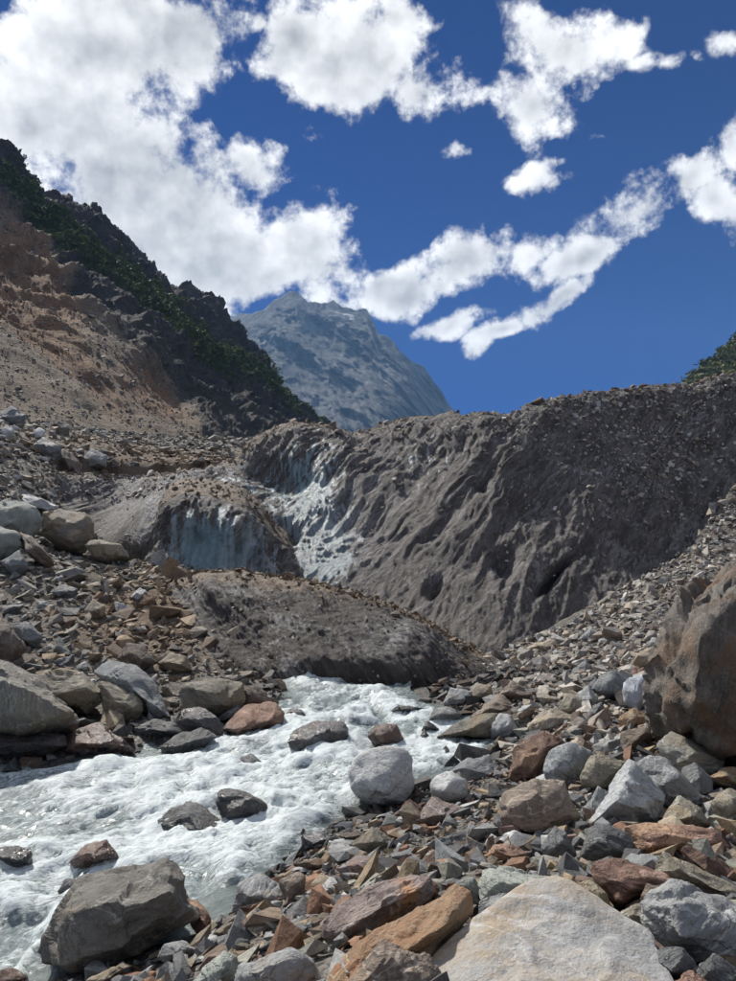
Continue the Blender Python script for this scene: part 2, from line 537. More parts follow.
def glacier_mat(name, dirt1, dirt2, tilt=-27, bumpd=0.2):
    m, T = new_mat(name)
    geo = T.add('ShaderNodeNewGeometry')
    pos = geo.outputs['Position']
    ice = T.add('ShaderNodeAttribute', attribute_name='ice').outputs['Fac']
    blue = T.add('ShaderNodeAttribute', attribute_name='blue').outputs['Fac']
    pale = T.add('ShaderNodeAttribute', attribute_name='pale').outputs['Fac']
    deb = T.add('ShaderNodeAttribute', attribute_name='debris').outputs['Fac']
    al = T.vmath('MULTIPLY', T.add('ShaderNodeMapping', pos, (0, 0, 0), (0, math.radians(tilt), 0), (1, 1, 1), vector_type='POINT').outputs[0], (3.0, 1.2, 0.42))
    al = T.vmath('ADD', al, T.vmath('SCALE', T.noise(pos, 0.7, 3.0, 0.5, color=True), scale=1.3))
    n1 = T.noise(al, 1.0, 6.0, 0.62, 0.5)
    n2 = T.noise(al, 3.6, 6.0, 0.66, 0.3)
    vz = T.vmath('MULTIPLY', pos, (4.2, 1.5, 0.55))
    vz = T.vmath('ADD', vz, T.vmath('SCALE', T.noise(pos, 1.1, 3.0, 0.5, color=True), scale=1.2))
    n6 = T.noise(vz, 1.1, 6.0, 0.64, 0.2)
    n3 = T.noise(pos, 9.0, 6.0, 0.65)
    n4 = T.noise(pos, 0.8, 4.0, 0.55)
    f = T.math('ADD', T.math('MULTIPLY', n1, 0.5), T.math('ADD', T.math('MULTIPLY', n2, 0.3), T.math('MULTIPLY', n3, 0.2)))
    col = T.mix(T.step(f, 0.42, 0.60), dirt1, dirt2)
    col = T.mix(T.math('MULTIPLY', T.step(T.math('ADD', n2, T.math('MULTIPLY', T.math('SUBTRACT', n4, 0.5), 0.8)), 0.55, 0.70), 0.6), col, (0.30, 0.29, 0.28))
    col = T.mix(T.math('MULTIPLY', pale, T.step(n2, 0.36, 0.58)), col, (0.36, 0.36, 0.37))
    im = T.step(T.math('ADD', ice, T.math('ADD', T.math('MULTIPLY', T.math('SUBTRACT', n6, 0.5), 2.0), T.math('MULTIPLY', T.math('SUBTRACT', f, 0.5), 1.6))), 0.45, 0.75)
    icol = T.mix(T.step(n6, 0.38, 0.62), (0.12, 0.155, 0.175), (0.38, 0.425, 0.45))
    icol = T.mix(blue, icol, T.mix(T.step(n6, 0.30, 0.80), (0.15, 0.25, 0.285), (0.31, 0.45, 0.49)))
    col = T.mix(T.math('MULTIPLY', im, 0.92), col, icol)
    v = T.add('ShaderNodeTexVoronoi')
    T.put(v.inputs['Vector'], pos)
    v.inputs['Scale'].default_value = 7.0
    sc = T.add('ShaderNodeSeparateColor', v.outputs['Color'])
    dcol = T.mix(sc.outputs[0], (0.085, 0.062, 0.045), (0.24, 0.18, 0.125))
    col = T.mix(T.step(T.math('ADD', deb, T.math('MULTIPLY', T.math('SUBTRACT', n3, 0.5), 1.0)), 0.4, 0.6), col, dcol)
    n7 = T.noise(pos, 22.0, 5.0, 0.7)
    col = T.mix(T.math('MULTIPLY', T.step(n7, 0.60, 0.70), 0.5), col, (0.27, 0.26, 0.245))
    col = T.mix(T.math('MULTIPLY', T.step(n7, 0.42, 0.32), 0.5), col, (0.03, 0.027, 0.025))
    h = T.math('ADD', T.math('MULTIPLY', n1, 0.5), T.math('ADD', T.math('MULTIPLY', n2, 0.6), T.math('MULTIPLY', n3, 0.55)))
    h = T.math('ADD', h, T.math('MULTIPLY', n7, 0.3))
    finish(T, col, T.lin(im, 0, 1, 0.75, 0.35), h, 0.85, bumpd, 0.35)
    return m


def mountain_mat():
    m, T = new_mat('mountainside_rock_and_scree')
    pos = T.add('ShaderNodeNewGeometry').outputs['Position']
    nz = T.add('ShaderNodeSeparateXYZ', T.add('ShaderNodeNewGeometry').outputs['Normal']).outputs[2]
    scree = T.add('ShaderNodeAttribute', attribute_name='scree').outputs['Fac']
    veg = T.add('ShaderNodeAttribute', attribute_name='veg').outputs['Fac']
    red = T.add('ShaderNodeAttribute', attribute_name='red').outputs['Fac']
    n1 = T.noise(pos, 0.05, 8.0, 0.65, 0.6)
    n2 = T.noise(pos, 0.35, 8.0, 0.7, 0.4)
    n3 = T.noise(pos, 2.2, 7.0, 0.75)
    f = T.math('ADD', T.math('MULTIPLY', n1, 0.3), T.math('ADD', T.math('MULTIPLY', n2, 0.35), T.math('MULTIPLY', n3, 0.35)))
    rock = T.mix(T.step(f, 0.36, 0.66), (0.045, 0.045, 0.048), (0.19, 0.178, 0.17))
    sc = T.mix(T.step(f, 0.38, 0.62), (0.175, 0.135, 0.098), (0.44, 0.36, 0.275))
    rd = T.mix(T.step(f, 0.38, 0.62), (0.24, 0.14, 0.085), (0.54, 0.36, 0.235))
    j = T.math('MULTIPLY', T.math('SUBTRACT', f, 0.5), 1.6)
    col = T.mix(T.step(T.math('ADD', scree, j), 0.35, 0.65), rock, sc)
    col = T.mix(T.step(T.math('ADD', red, j), 0.35, 0.7), col, rd)
    g = T.mix(n3, (0.05, 0.068, 0.025), (0.11, 0.13, 0.05))
    col = T.mix(T.step(T.math('ADD', veg, j), 0.42, 0.6), col, g)
    h = T.math('ADD', n2, T.math('MULTIPLY', n3, 0.7))
    finish(T, col, 0.9, h, 1.0, 2.2, 0.2)
    return m


def far_mat():
    m, T = new_mat('far_mountain_rock')
    pos = T.add('ShaderNodeNewGeometry').outputs['Position']
    sn = T.add('ShaderNodeAttribute', attribute_name='snow').outputs['Fac']
    n1 = T.noise(pos, 0.006, 9.0, 0.66, 0.6)
    n2 = T.noise(pos, 0.03, 8.0, 0.7, 0.3)
    f = T.math('ADD', T.math('MULTIPLY', n1, 0.55), T.math('MULTIPLY', n2, 0.45))
    col = T.mix(T.step(f, 0.36, 0.64), (0.06, 0.065, 0.07), (0.25, 0.25, 0.245))
    col = T.mix(T.step(n2, 0.60, 0.70), col, (0.34, 0.335, 0.32))
    col = T.mix(T.step(T.math('ADD', sn, T.math('MULTIPLY', T.math('SUBTRACT', f, 0.5), 2.2)), 0.5, 0.65), col, (0.8, 0.82, 0.85))
    finish(T, col, 0.95, T.math('ADD', n2, T.math('MULTIPLY', n1, 1.5)), 1.0, 14.0, 0.1)
    return m


def hill_mat():
    m, T = new_mat('grassy_hill')
    pos = T.add('ShaderNodeNewGeometry').outputs['Position']
    n1 = T.noise(pos, 0.06, 7.0, 0.65)
    n2 = T.noise(pos, 0.5, 7.0, 0.7)
    col = T.mix(T.step(n2, 0.4, 0.62), (0.075, 0.095, 0.028), (0.22, 0.21, 0.075))
    col = T.mix(T.step(n1, 0.58, 0.66), col, (0.22, 0.20, 0.16))
    finish(T, col, 0.9, n2, 1.0, 1.2, 0.2)
    return m


def leaf_mat():
    m, T = new_mat('shrub_leaves')
    pos = T.add('ShaderNodeNewGeometry').outputs['Position']
    at_ = T.add('ShaderNodeAttribute', attribute_name='col')
    n = T.noise(pos, 0.3, 3.0, 0.6)
    col = T.mix(1.0, at_.outputs[0], T.mix(n, (0.6, 0.6, 0.6), (1.3, 1.3, 1.3)), 'MULTIPLY')
    finish(T, col, 0.7, spec=0.2)
    return m


# ------------------------------------------------------------------ terrain height


def water_at(px, py):
    d = ray(px, py)
    t = (W0 - CAM_Z) / (d[..., 2] - WS * d[..., 1])
    return d * np.asarray(t)[..., None] + np.array([0, 0, CAM_Z])


gp = []
for px, py, Y in [(368, 981, 3.0), (736, 981, 3.0), (560, 981, 2.95), (150, 981, 5.0), (600, 880, 4.2), (736, 880, 4.2), (450, 885, 4.4), (330, 890, 5.9),
                  (400, 835, 7.3), (500, 800, 8.5), (560, 760, 9.3), (640, 800, 7.0), (600, 845, 5.6), (736, 800, 6.6), (736, 745, 8.4), (650, 740, 9.2),
                  (560, 720, 11.6), (505, 728, 12.0), (620, 680, 13.0), (480, 668, 18.0), (560, 648, 20.0),
                  (640, 608, 22.5), (700, 572, 25.0), (736, 548, 27.0), (800, 515, 28.0), (830, 700, 12.0), (900, 800, 8.0), (1000, 600, 18),
                  (0, 742, 11.6), (0, 640, 16.0), (60, 600, 19.0), (0, 560, 22.0), (100, 570, 24.0), (150, 563, 25.0), (40, 545, 26.0), (0, 500, 28.5), (30, 505, 30.0), (72, 552, 30.3), (100, 559, 30.4), (130, 563, 30.4),
                  (0, 436, 38.0), (100, 448, 44.0), (200, 458, 48.0), (0, 420, 46), (100, 437, 52), (200, 452, 54), (180, 694, 13.6), (240, 690, 14.2), (100, 700, 13.2),
                  (200, 612, 18.6), (150, 640, 17.0), (170, 581, 21.6), (200, 577, 22.0), (135, 577, 22.5), (185, 640, 17.0), (60, 660, 15.0), (-150, 700, 13.0), (-200, 600, 18.0), (-200, 480, 28.0), (-200, 400, 42.0),
                  (250, 640, 17.5), (-400, 800, 9.0), (62, 471, 37.0), (110, 474, 40.0), (160, 474, 41.0), (215, 466, 43)]:
    gp.append(at(px, py, Y))
# river shore lines (just above the water) and river bed
for px, py in [(200, 935), (262, 884), (330, 832), (400, 792), (478, 772), (505, 748), (455, 717), (410, 701), (0, 766), (60, 758), (130, 752), (200, 737), (278, 702), (120, 968), (20, 985)]:
    p = water_at(px, py)
    gp.append(p + np.array([0, 0, 0.03]))
for px, py in [(445, 703), (470, 696), (500, 692), (480, 706), (530, 690)]:
    gp.append(water_at(px, py) + np.array([0, 0, 0.10]))
for px, py in [(60, 830), (150, 780), (120, 880), (30, 920), (240, 820), (300, 770), (350, 735), (340, 708), (200, 860), (-150, 850), (-150, 950), (420, 750), (-300, 1000), (60, 800)]:
    p = water_at(px, py)
    gp.append(p + np.array([0, 0, -0.42]))
gp += [np.array(q) for q in [(0, 1, 0.05), (2.5, 1, 0.3), (-2, 1.5, -0.5), (0, -5, 0.3), (8, 0, 1.5), (-8, -2, -1.9), (-4, 2, -1.8), (-6, 0, -1.9),
                             (10, 6, 1.6), (15, 15, 3.5), (16, 30, 6), (0, 19, -0.8), (-1.5, 17, -0.95), (2, 22, -1.0), (-3, 21, 0.0), (4, 26, -.6), (10, 33, 1.8), (0, 34, 0.5), (-5, 32, 1.0), (-9, 34, 3.2)]]
gp = np.array(gp)
_ground = TPS(gp[:, :2], gp[:, 2], 2e-4)


def in_poly(px, py, poly):
    px, py = np.asarray(px), np.asarray(py)
    c = np.zeros(px.shape, bool)
    n = len(poly)
    for i in range(n):
        x1, y1 = poly[i]
        x2, y2 = poly[(i + 1) % n]
        if y1 == y2:
            continue
        c ^= ((y1 > py) != (y2 > py)) & (px < (x2 - x1) * (py - y1) / (y2 - y1) + x1)
    return c


FOOT = [(-13.2, 32.5), (-10.2, 31.8), (-8.6, 29.5), (-5.0, 27.0), (-2.0, 24.6), (1.5, 22.8), (3.3, 22.2), (5.6, 23.4), (8.6, 25.6), (13.6, 29.6), (19.7, 30), (24, 29), (70, 60), (70, 160),
        (-4, 160), (-8.0, 60), (-8.9, 44), (-11.6, 42), (-14.3, 41.5), (-16.2, 39)]


def ground_h(x, y, noise=False):
    x = np.asarray(x, float)
    y = np.asarray(y, float)
    r = np.hypot(x, y - 20)
    w = sstep(r, 45, 75)
    base = _ground(np.clip(x, -60, 60), np.clip(y, -12, 75))
    z = base * (1 - w) + w * (-2.0 + 0.0 * x)
    z = np.where(in_poly(x, y, FOOT), np.minimum(z, -2.5), z)      # the bed under the glacier
    if noise:
        P = P3(x.ravel(), y.ravel(), 0 * x.ravel())
        z = z + (0.10 * fbm(P * 0.9, 4, 5) + 0.05 * fbm(P * 4.0, 3, 9)).reshape(z.shape)
    return z


def ray_ground(px, py):
    d = ray(px, py)
    t = np.concatenate([np.arange(2.2, 30, 0.02), np.arange(30, 80, 0.1)])
    P = d[None, :] * (t / d[1])[:, None]
    z = P[:, 2] + CAM_Z
    g = ground_h(P[:, 0], P[:, 1])
    wv = W0 + WS * P[:, 1]
    hit = np.nonzero(z <= np.maximum(g, np.where(P[:, 1] < 17, wv, -99)))[0]
    i = hit[0] if len(hit) else len(t) - 1
    return np.array([P[i, 0], P[i, 1], z[i]])


def lines(a, b, step):
    return list(np.arange(a, b, step))


def geo_steps(a, b, s0, ratio):
    out, s = [], s0
    while a < b:
        out.append(a)
        a += s
        s *= ratio
    return out


# ground sheet: fine near the viewer, coarse to the horizon
xs = sorted([-q for q in geo_steps(14, 2600, 0.35, 1.09)] + lines(-13.8, 12, 0.14) + geo_steps(12, 2600, 0.35, 1.09))
ys = sorted([-q for q in geo_steps(-1.0, 800, 0.4, 1.16)] + lines(1.2, 30, 0.14) + geo_steps(30, 3300, 0.35, 1.07))
GX, GY = np.meshgrid(np.array(xs), np.array(ys))
GZ = ground_h(GX, GY, True)
gm = make_mesh('ground', P3(GX, GY, GZ), grid_faces(len(ys), len(xs)))


def brown_mask(x, y):
    """brown earthy debris on the left bank and above the ice bowl"""
    p1 = np.exp(-(((x + 5.0) / 2.2) ** 2 + ((y - 19.5) / 4.0) ** 2)) * 1.3
    p2 = np.exp(-(((x + 12) / 9.0) ** 2 + ((y - 46) / 8) ** 2))
    return np.clip(p1 + p2, 0, 1)


wetm = sstep(GZ - (W0 + WS * GY), 0.22, 0.02) * (GY < 17) * (GY > 0)
add_attr(gm, 'wet', wetm.ravel())
add_attr(gm, 'brown', brown_mask(GX, GY).ravel())
ground = put('ground', gm, ground_mat(), kind='structure')

# ------------------------------------------------------------------ river
def build_river(water_rocks):
    rx = np.arange(-12, 3.6, 0.042)
    ry = np.concatenate([np.arange(3.0, 9, 0.036), np.arange(9, 17.6, 0.05)])
    X, Y = np.meshgrid(rx, ry)
    fx, fy = -0.66, -0.75                       # the current runs down to the left
    al = X * fx + Y * fy
    ac = X * -fy + Y * fx
    Pw = P3(ac, al, 0 * X)
    warp = fbm(Pw * 0.7, 3, 41)
    big = fbm(np.stack([ac.ravel() * 0.75 + warp, al.ravel() * 0.40, warp], -1), 4, 51)
    mid = ridged(np.stack([ac.ravel() * 1.9 + 1.2 * warp, al.ravel() * 0.75, big], -1), 4, 61, 0.55)
    fine = ridged(np.stack([ac.ravel() * 6 + 2 * big, al.ravel() * 2.2, mid * 0.6], -1), 3, 71, 0.6)
    g = ground_h(X, Y).ravel()
    depth = sstep(W0 + WS * Y.ravel() - g, -0.02, 0.16)
    amp = 0.22 + 0.78 * depth
    z = (W0 + WS * Y).ravel() + amp * (0.11 * big + 0.046 * mid + 0.026 * fine)
    foam = 0.34 + 0.7 * big + 0.30 * mid + 0.30 * fine
    # stair of small drops where the bed steps down
    drop = np.sin(al.ravel() * 2.1 + 3 * warp + 0.8 * big)
    z += 0.05 * amp * drop
    foam += 0.22 * drop
    for (cx, cy, r) in water_rocks:              # water piles up before a rock and breaks behind it
        dx, dyv = X.ravel() - cx, Y.ravel() - cy
        a = (dx * fx + dyv * fy) / r
        c = (dx * -fy + dyv * fx) / r
        d2 = a * a + c * c
        z += min(0.22 * r, 0.09) * np.exp(-(((a + 1.0) / 0.7) ** 2 + (c / 1.1) ** 2))
        z -= min(0.22 * r, 0.08) * np.exp(-(((a - 1.3) / 0.8) ** 2 + (c / 0.8) ** 2))
        foam += 0.5 * np.exp(-((np.sqrt(d2) - 1.15) / 0.35) ** 2) + 0.45 * np.exp(-(((a - 2.2) / 1.4) ** 2 + (c / 0.8) ** 2))
    calm = (1 - depth) * 0.7
    pc = water_at(300, 815)
    calm = np.clip(calm + 0.8 * np.exp(-(((X.ravel() - pc[0]) / 0.9) ** 2 + ((Y.ravel() - pc[1]) / 0.5) ** 2)), 0, 1)
    foam = foam * (0.35 + 0.65 * depth) - 0.15 * calm
    # the water ends at the bank: no sheet under the scree on the far right
    yc = CT * Y.ravel() + ST * (z - CAM_Z)
    qx = 368 + FPX * X.ravel() / yc
    qy = 490.5 - FPX * (CT * (z - CAM_Z) - ST * Y.ravel()) / yc
    dry = (qy < 750) & (qx > np.interp(qy, [690, 700, 706, 720, 745], [412, 425, 450, 485, 530]))
    FF = grid_faces(len(ry), len(rx))
    FF = FF[~dry[FF].any(1)]
    me = make_mesh('river', np.stack([X.ravel(), Y.ravel(), z], -1), FF)
    add_attr(me, 'foam', np.clip(foam, 0, 1.3))
    add_attr(me, 'calm', calm)
    return put('river', me, river_mat(), kind='structure')


# ------------------------------------------------------------------ glacier front
def sheet(base, top, depth_pts, px0, px1, ncol, nrow, below=0.0, lam=1e-4):
    """surface between a base and a top curve (photo px), at the distances given by the control points"""
    D = np.array(depth_pts, float)
    tp = TPS(D[:, :2], np.log(D[:, 2]), lam)
    px = np.linspace(px0, px1, ncol) if px1 < 990 else np.concatenate([np.linspace(px0, 750, ncol - 70), np.linspace(754, px1, 70)])
    b = np.interp(px, [q[0] for q in base], [q[1] for q in base])
    t = np.interp(px, [q[0] for q in top], [q[1] for q in top])
    s = np.linspace(0, 1, nrow)[:, None]
    PY = b[None] + (t - b)[None] * s
    PX = np.broadcast_to(px, PY.shape)
    Y = np.exp(tp(PX, PY))
    return at(PX, PY, Y), PX, PY


def gauss(PX, PY, cx, cy, rx, ry, rot=0):
    a = math.radians(rot)
    dx, dyv = PX - cx, -(PY - cy)
    x = dx * math.cos(a) + dyv * math.sin(a)
    y = -dx * math.sin(a) + dyv * math.cos(a)
    return np.exp(-((x / rx) ** 2 + (y / ry) ** 2))


GL_TOP = [(40, 462), (60, 471), (110, 474), (158, 474), (190, 470), (207, 467), (226, 457), (242, 446), (256, 437), (270, 430), (281, 425), (295, 421), (315, 423), (334, 427), (350, 432), (362, 432),
          (378, 426), (395, 420), (408, 417), (427, 416), (440, 414), (452, 411), (461, 415), (476, 412), (491, 412), (508, 414), (521, 410), (526, 403), (540, 401), (551, 398),
          (578, 394), (592, 391), (619, 389), (646, 386), (674, 384), (690, 384), (701, 382), (715, 376), (736, 373), (800, 365), (900, 352), (1020, 340)]
GL_BASE = [(40, 575), (130, 590), (200, 640), (300, 690), (420, 700), (480, 690), (560, 672), (640, 640), (700, 605), (736, 590), (800, 560), (900, 540), (1020, 520)]
GL_D = [(40, 468, 38), (60, 472, 38.5), (110, 475, 40.5), (160, 475, 40), (60, 550, 31), (85, 510, 36), (115, 510, 37.5), (130, 560, 31.5), (150, 500, 36),
        (207, 466, 36.5), (182, 483, 33), (160, 510, 30), (140, 545, 29), (245, 446, 36.5), (240, 480, 33.5), (200, 520, 30), (260, 480, 34),
        (295, 422, 36.5), (340, 430, 36.5), (300, 500, 32), (340, 560, 28.5), (280, 560, 28), (300, 620, 25.5), (420, 417, 35.5), (420, 500, 30.5), (420, 600, 25), (480, 665, 20.8), (420, 680, 21.5),
        (480, 412, 33.5), (480, 540, 27), (520, 408, 33.5), (520, 520, 28.5), (540, 640, 22.5), (600, 392, 35), (600, 500, 30), (600, 610, 25), (660, 620, 24.5),
        (736, 373, 37), (736, 470, 32.5), (736, 570, 28.5), (900, 352, 36), (900, 470, 31), (900, 540, 28), (1020, 340, 35), (1020, 520, 27), (200, 640, 24)]
NCW, NRW = 690, 262
G3, PXg, PYg = sheet(GL_BASE, GL_TOP, GL_D, 42, 1000, NCW, NRW)
nrm = grid_normals(G3)
if nrm[..., 1].mean() > 0:
    nrm = -nrm
X, Yw, Z = G3[..., 0], G3[..., 1], G3[..., 2]
phi = math.radians(38)
wv = fbm(P3(X * 0.22, Z * 0.22, 0 * X), 3, 3).reshape(X.shape)
ca = X * math.cos(phi) - Z * math.sin(phi) + 0.75 * wv
aa = X * math.sin(phi) + Z * math.cos(phi)
big = fbm(P3(X * 0.16, Z * 0.22, 0 * X + 5), 3, 11).reshape(X.shape)
r1 = ridged(P3(ca * 0.42, aa * 0.13, 0 * X), 3, 21).reshape(X.shape)
r2 = ridged(P3(ca * 1.7, aa * 0.26, 0 * X + 3 * wv), 4, 27, 0.55).reshape(X.shape)
f3 = fbm(P3(ca * 5.0, aa * 0.9, 0 * X), 3, 33).reshape(X.shape)
r3 = ridged(P3(ca * 4.0 + 1.5 * wv, aa * 0.42, 0 * X), 3, 35, 0.55).reshape(X.shape)
iso = fbm(P3(X * 2.2, Z * 2.2, Yw * 2.2), 4, 39, 0.55).reshape(X.shape)
edge = sstep((PYg - np.interp(PXg, [q[0] for q in GL_TOP], [q[1] for q in GL_TOP])), 0, 14)
right = sstep(PXg, 560, 660)
disp = edge * (0.45 * big + 0.12 * r1 + 0.085 * r2 * (1 - 0.35 * right) + 0.038 * r3 * (1 - 0.8 * right) + 0.02 * f3 + (0.03 + 0.06 * right) * iso) + (1 - edge) * 0.10 * iso
# scalloped hollows and the dark holes melted into the face
for cx, cy, rx_, ry_, rot, a in [(558, 573, 16, 3.0, 40, .9), (546, 588, 12, 4, 40, .9), (436, 592, 5, 11, -20, .9), (483, 489, 4, 6, 0, .7), (505, 563, 11, 13, 30, .8),
                                 (265, 470, 40, 14, -20, .8), (283, 548, 9, 14, 10, .7), (290, 530, 12, 8, -30, .8), (520, 510, 60, 7, 50, .4), (450, 520, 60, 7, 52, .4), (400, 500, 50, 7, 52, .35)]:
    disp -= (a if a > 0.75 else 0.5 * a) * gauss(PXg, PYg, cx, cy, rx_, ry_, rot)
bowl = gauss(PXg, PYg, 100, 520, 55, 60)
G3 = G3 + nrm * (disp * (1 - 0.55 * bowl))[..., None]
# the debris covered top of the glacier runs back from the edge
rows = [G3]
last = G3[-1]
for k, dyb in enumerate(np.concatenate([np.linspace(0.15, 3, 22), np.geomspace(3.5, 120, 22)])):
    q = last.copy()
    q[:, 1] += dyb
    q[:, 0] *= (q[:, 1] / last[:, 1]) ** 0.5
    nn = fbm(P3(q[:, 0] * 0.7, q[:, 1] * 0.7, 0 * q[:, 0]), 5, 77, 0.6)
    nr_ = fbm(P3(q[:, 0] * 2.6, q[:, 1] * 2.6, 0 * q[:, 0]), 3, 78, 0.6)
    q[:, 2] += 0.03 * dyb * sstep(q[:, 0], -15, 5) - 0.10 * dyb * (1 - sstep(q[:, 0], -15, -4)) * (dyb < 60) + min(dyb, 1.2) * (0.32 * nn + 0.14 * nr_) - 0.03 * min(dyb, 3)
    if dyb > 60:
        q[:, 2] -= (dyb - 60) * 0.25
    rows.append(q[None])
G3f = np.concatenate(rows, 0)
nrt = G3f.shape[0]
PXf = np.concatenate([PXg, np.broadcast_to(PXg[-1], (nrt - NRW, NCW))], 0)
PYf = np.concatenate([PYg, np.broadcast_to(PYg[-1] - 1, (nrt - NRW, NCW))], 0)
ice = 0.75 * gauss(PXf, PYf, 310, 500, 45, 75, -5) + 0.55 * gauss(PXf, PYf, 250, 555, 42, 30) + 0.85 * gauss(PXf, PYf, 330, 560, 30, 36) + 0.9 * gauss(PXf, PYf, 501, 566, 10, 10, 30) \
    + 0.5 * gauss(PXf, PYf, 482, 492, 7, 10) + .35 * gauss(PXf, PYf, 565, 470, 34, 26) + .30 * gauss(PXf, PYf, 672, 590, 12, 10) + 0.45 * gauss(PXf, PYf, 420, 470, 50, 30, 40) + .5 * gauss(PXf, PYf, 238, 480, 40, 25)
blue = 0.9 * gauss(PXf, PYf, 290, 470, 50, 50) + .5 * gauss(PXf, PYf, 330, 575, 25, 25) + .4 * gauss(PXf, PYf, 501, 566, 10, 10)
pale = 0.85 * gauss(PXf, PYf, 205, 470, 55, 7, 32) + 0.8 * gauss(PXf, PYf, 158, 515, 9, 34, -22) + 0.55 * gauss(PXf, PYf, 130, 500, 16, 28, -25) + .45 * gauss(PXf, PYf, 350, 540, 40, 50)
deb = np.zeros_like(PXf)
deb[NRW - 1:] = 1.0
deb += sstep(PYf, np.interp(PXf, [q[0] for q in GL_TOP], [q[1] for q in GL_TOP]) + 26, np.interp(PXf, [q[0] for q in GL_TOP], [q[1] for q in GL_TOP])) * (0.62 - 0.35 * sstep(PXf, 360, 420))
glacier = bpy.data.objects.new('glacier', None)
COL.objects.link(glacier)
glacier['label'] = 'high dirty grey-brown glacier front with streaks of bare blue ice'
glacier['category'] = 'glacier'
glacier.location = (0, 30, 0)
gmesh = make_mesh('ice_wall', G3f.reshape(-1, 3) - np.array([0, 30, 0]), grid_faces(nrt, NCW)[:, ::-1])
for nm_, vv in (('ice', np.clip(ice, 0, 1)), ('blue', np.clip(blue, 0, 1)), ('pale', np.clip(pale, 0, 1)), ('debris', np.clip(deb, 0, 1))):
    add_attr(gmesh, nm_, vv.ravel())
GLM = glacier_mat('dirty_glacier_ice', (0.066, 0.058, 0.053), (0.175, 0.158, 0.147), -38)
ice_wall = put('ice_wall', gmesh, GLM, glacier)

# blue ice block that stands out in front of the wall
BT = [(148, 540), (160, 508), (170, 499), (184, 492), (205, 494), (222, 498), (240, 507), (256, 518), (272, 530), (288, 545), (300, 570)]
BB = [(148, 600), (200, 620), (300, 640)]
BD = [(148, 545, 28), (165, 505, 26.8), (185, 493, 26.8), (222, 498, 26.4), (256, 518, 26.6), (290, 548, 27.5), (165, 560, 26.0), (200, 550, 25.0), (230, 560, 24.6), (262, 565, 25.2), (300, 590, 26.5), (200, 620, 24.3), (240, 520, 25.2), (195, 512, 25.6)]
B3, PXb, PYb = sheet(BB, BT, BD, 148, 300, 170, 120)
nb_ = grid_normals(B3)
if nb_[..., 1].mean() > 0:
    nb_ = -nb_
Xb, Yb, Zb = B3[..., 0], B3[..., 1], B3[..., 2]
db = 0.16 * ridged(P3(Xb * 1.5 - Zb * .3, Zb * 0.3, 0 * Xb), 3, 5).reshape(Xb.shape) + 0.16 * fbm(P3(Xb * 1.6, Zb * 1.6, Yb), 4, 8, .6).reshape(Xb.shape)
flat = gauss(PXb, PYb, 203, 540, 34, 36)
bedge = sstep(PYb - np.interp(PXb, [q[0] for q in BT], [q[1] for q in BT]), 0, 10)
B3 = B3 + nb_ * ((db * (1 - 0.6 * flat) - 0.35 * flat) * bedge + 0.2 * gauss(PXb, PYb, 248, 535, 12, 26, 30) - .5 * gauss(PXb, PYb, 272, 548, 9, 16, 25) - .25 * gauss(PXb, PYb, 190, 538, 3, 9))[..., None]
rows = [B3]
for k, dyb in enumerate(np.linspace(0.1, 5.5, 26)):
    q = B3[-1].copy()
    q[:, 1] += dyb
    q[:, 0] *= q[:, 1] / B3[-1][:, 1]
    q[:, 2] += 0.12 * fbm(P3(q[:, 0] * 1.6, q[:, 1] * 1.6, 0 * q[:, 0]), 4, 71, .6) * min(1, dyb) + 0.22 * dyb * sstep(dyb, 0, 2.5) - 0.06
    rows.append(q[None])
B3 = np.concatenate(rows, 0)
nrb = B3.shape[0]
PXb2 = np.concatenate([PXb, np.broadcast_to(PXb[-1], (nrb - 120, 170))], 0)
PYb2 = np.concatenate([PYb, np.broadcast_to(PYb[-1] - 2, (nrb - 120, 170))], 0)
bm_ = make_mesh('blue_ice_block', B3.reshape(-1, 3) - np.array([0, 30, 0]), grid_faces(nrb, 170)[:, ::-1])
ib = 1.1 * gauss(PXb2, PYb2, 203, 545, 40, 42) + 0.75 * gauss(PXb2, PYb2, 255, 560, 34, 34)
debb = np.zeros_like(PXb2)
debb[119:] = 0.5
debb += 0.22 * sstep(PYb2, 512, 495)
for nm_, vv in (('ice', ib), ('blue', 1.1 * gauss(PXb2, PYb2, 203, 545, 36, 40)), ('pale', 0.5 * gauss(PXb2, PYb2, 245, 530, 16, 26)), ('debris', debb)):
    add_attr(bm_, nm_, np.clip(vv, 0, 1).ravel())
put('blue_ice_block', bm_, GLM, glacier)['label'] = 'block of bare blue ice under a cap of rubble'

# ------------------------------------------------------------------ low ice tongue over the river
TT = [(150, 604), (165, 590), (182, 580), (205, 575), (235, 574), (262, 578), (300, 585), (330, 594), (370, 607), (400, 619), (440, 639), (470, 653), (492, 664), (512, 676)]
TB = [(150, 650), (185, 690), (240, 715), (270, 722), (400, 722), (450, 712), (512, 700)]
TD = [(150, 604, 20.5), (182, 580, 21), (235, 574, 20), (262, 578, 19.5), (330, 594, 19), (400, 619, 19), (470, 653, 19.3), (512, 676, 19.6),
      (165, 640, 18.3), (195, 670, 16.8), (240, 690, 15.6), (280, 698, 15.2), (330, 699, 15.0), (400, 697, 14.8), (445, 690, 15.4), (490, 680, 17.2),
      (220, 630, 17.4), (270, 640, 16.7), (330, 650, 16.2), (400, 665, 15.6), (440, 670, 16.3), (250, 600, 18.2), (330, 620, 17.4), (400, 640, 17), (300, 722, 15.6), (400, 722, 15.4)]
NT_, NR_ = 330, 150
T3, PXt, PYt = sheet(TB, TT, TD, 150, 512, NT_, NR_)
nt_ = grid_normals(T3)
if nt_[..., 1].mean() > 0:
    nt_ = -nt_
Xt, Yt, Zt = T3[..., 0], T3[..., 1], T3[..., 2]
ph = math.radians(-52)
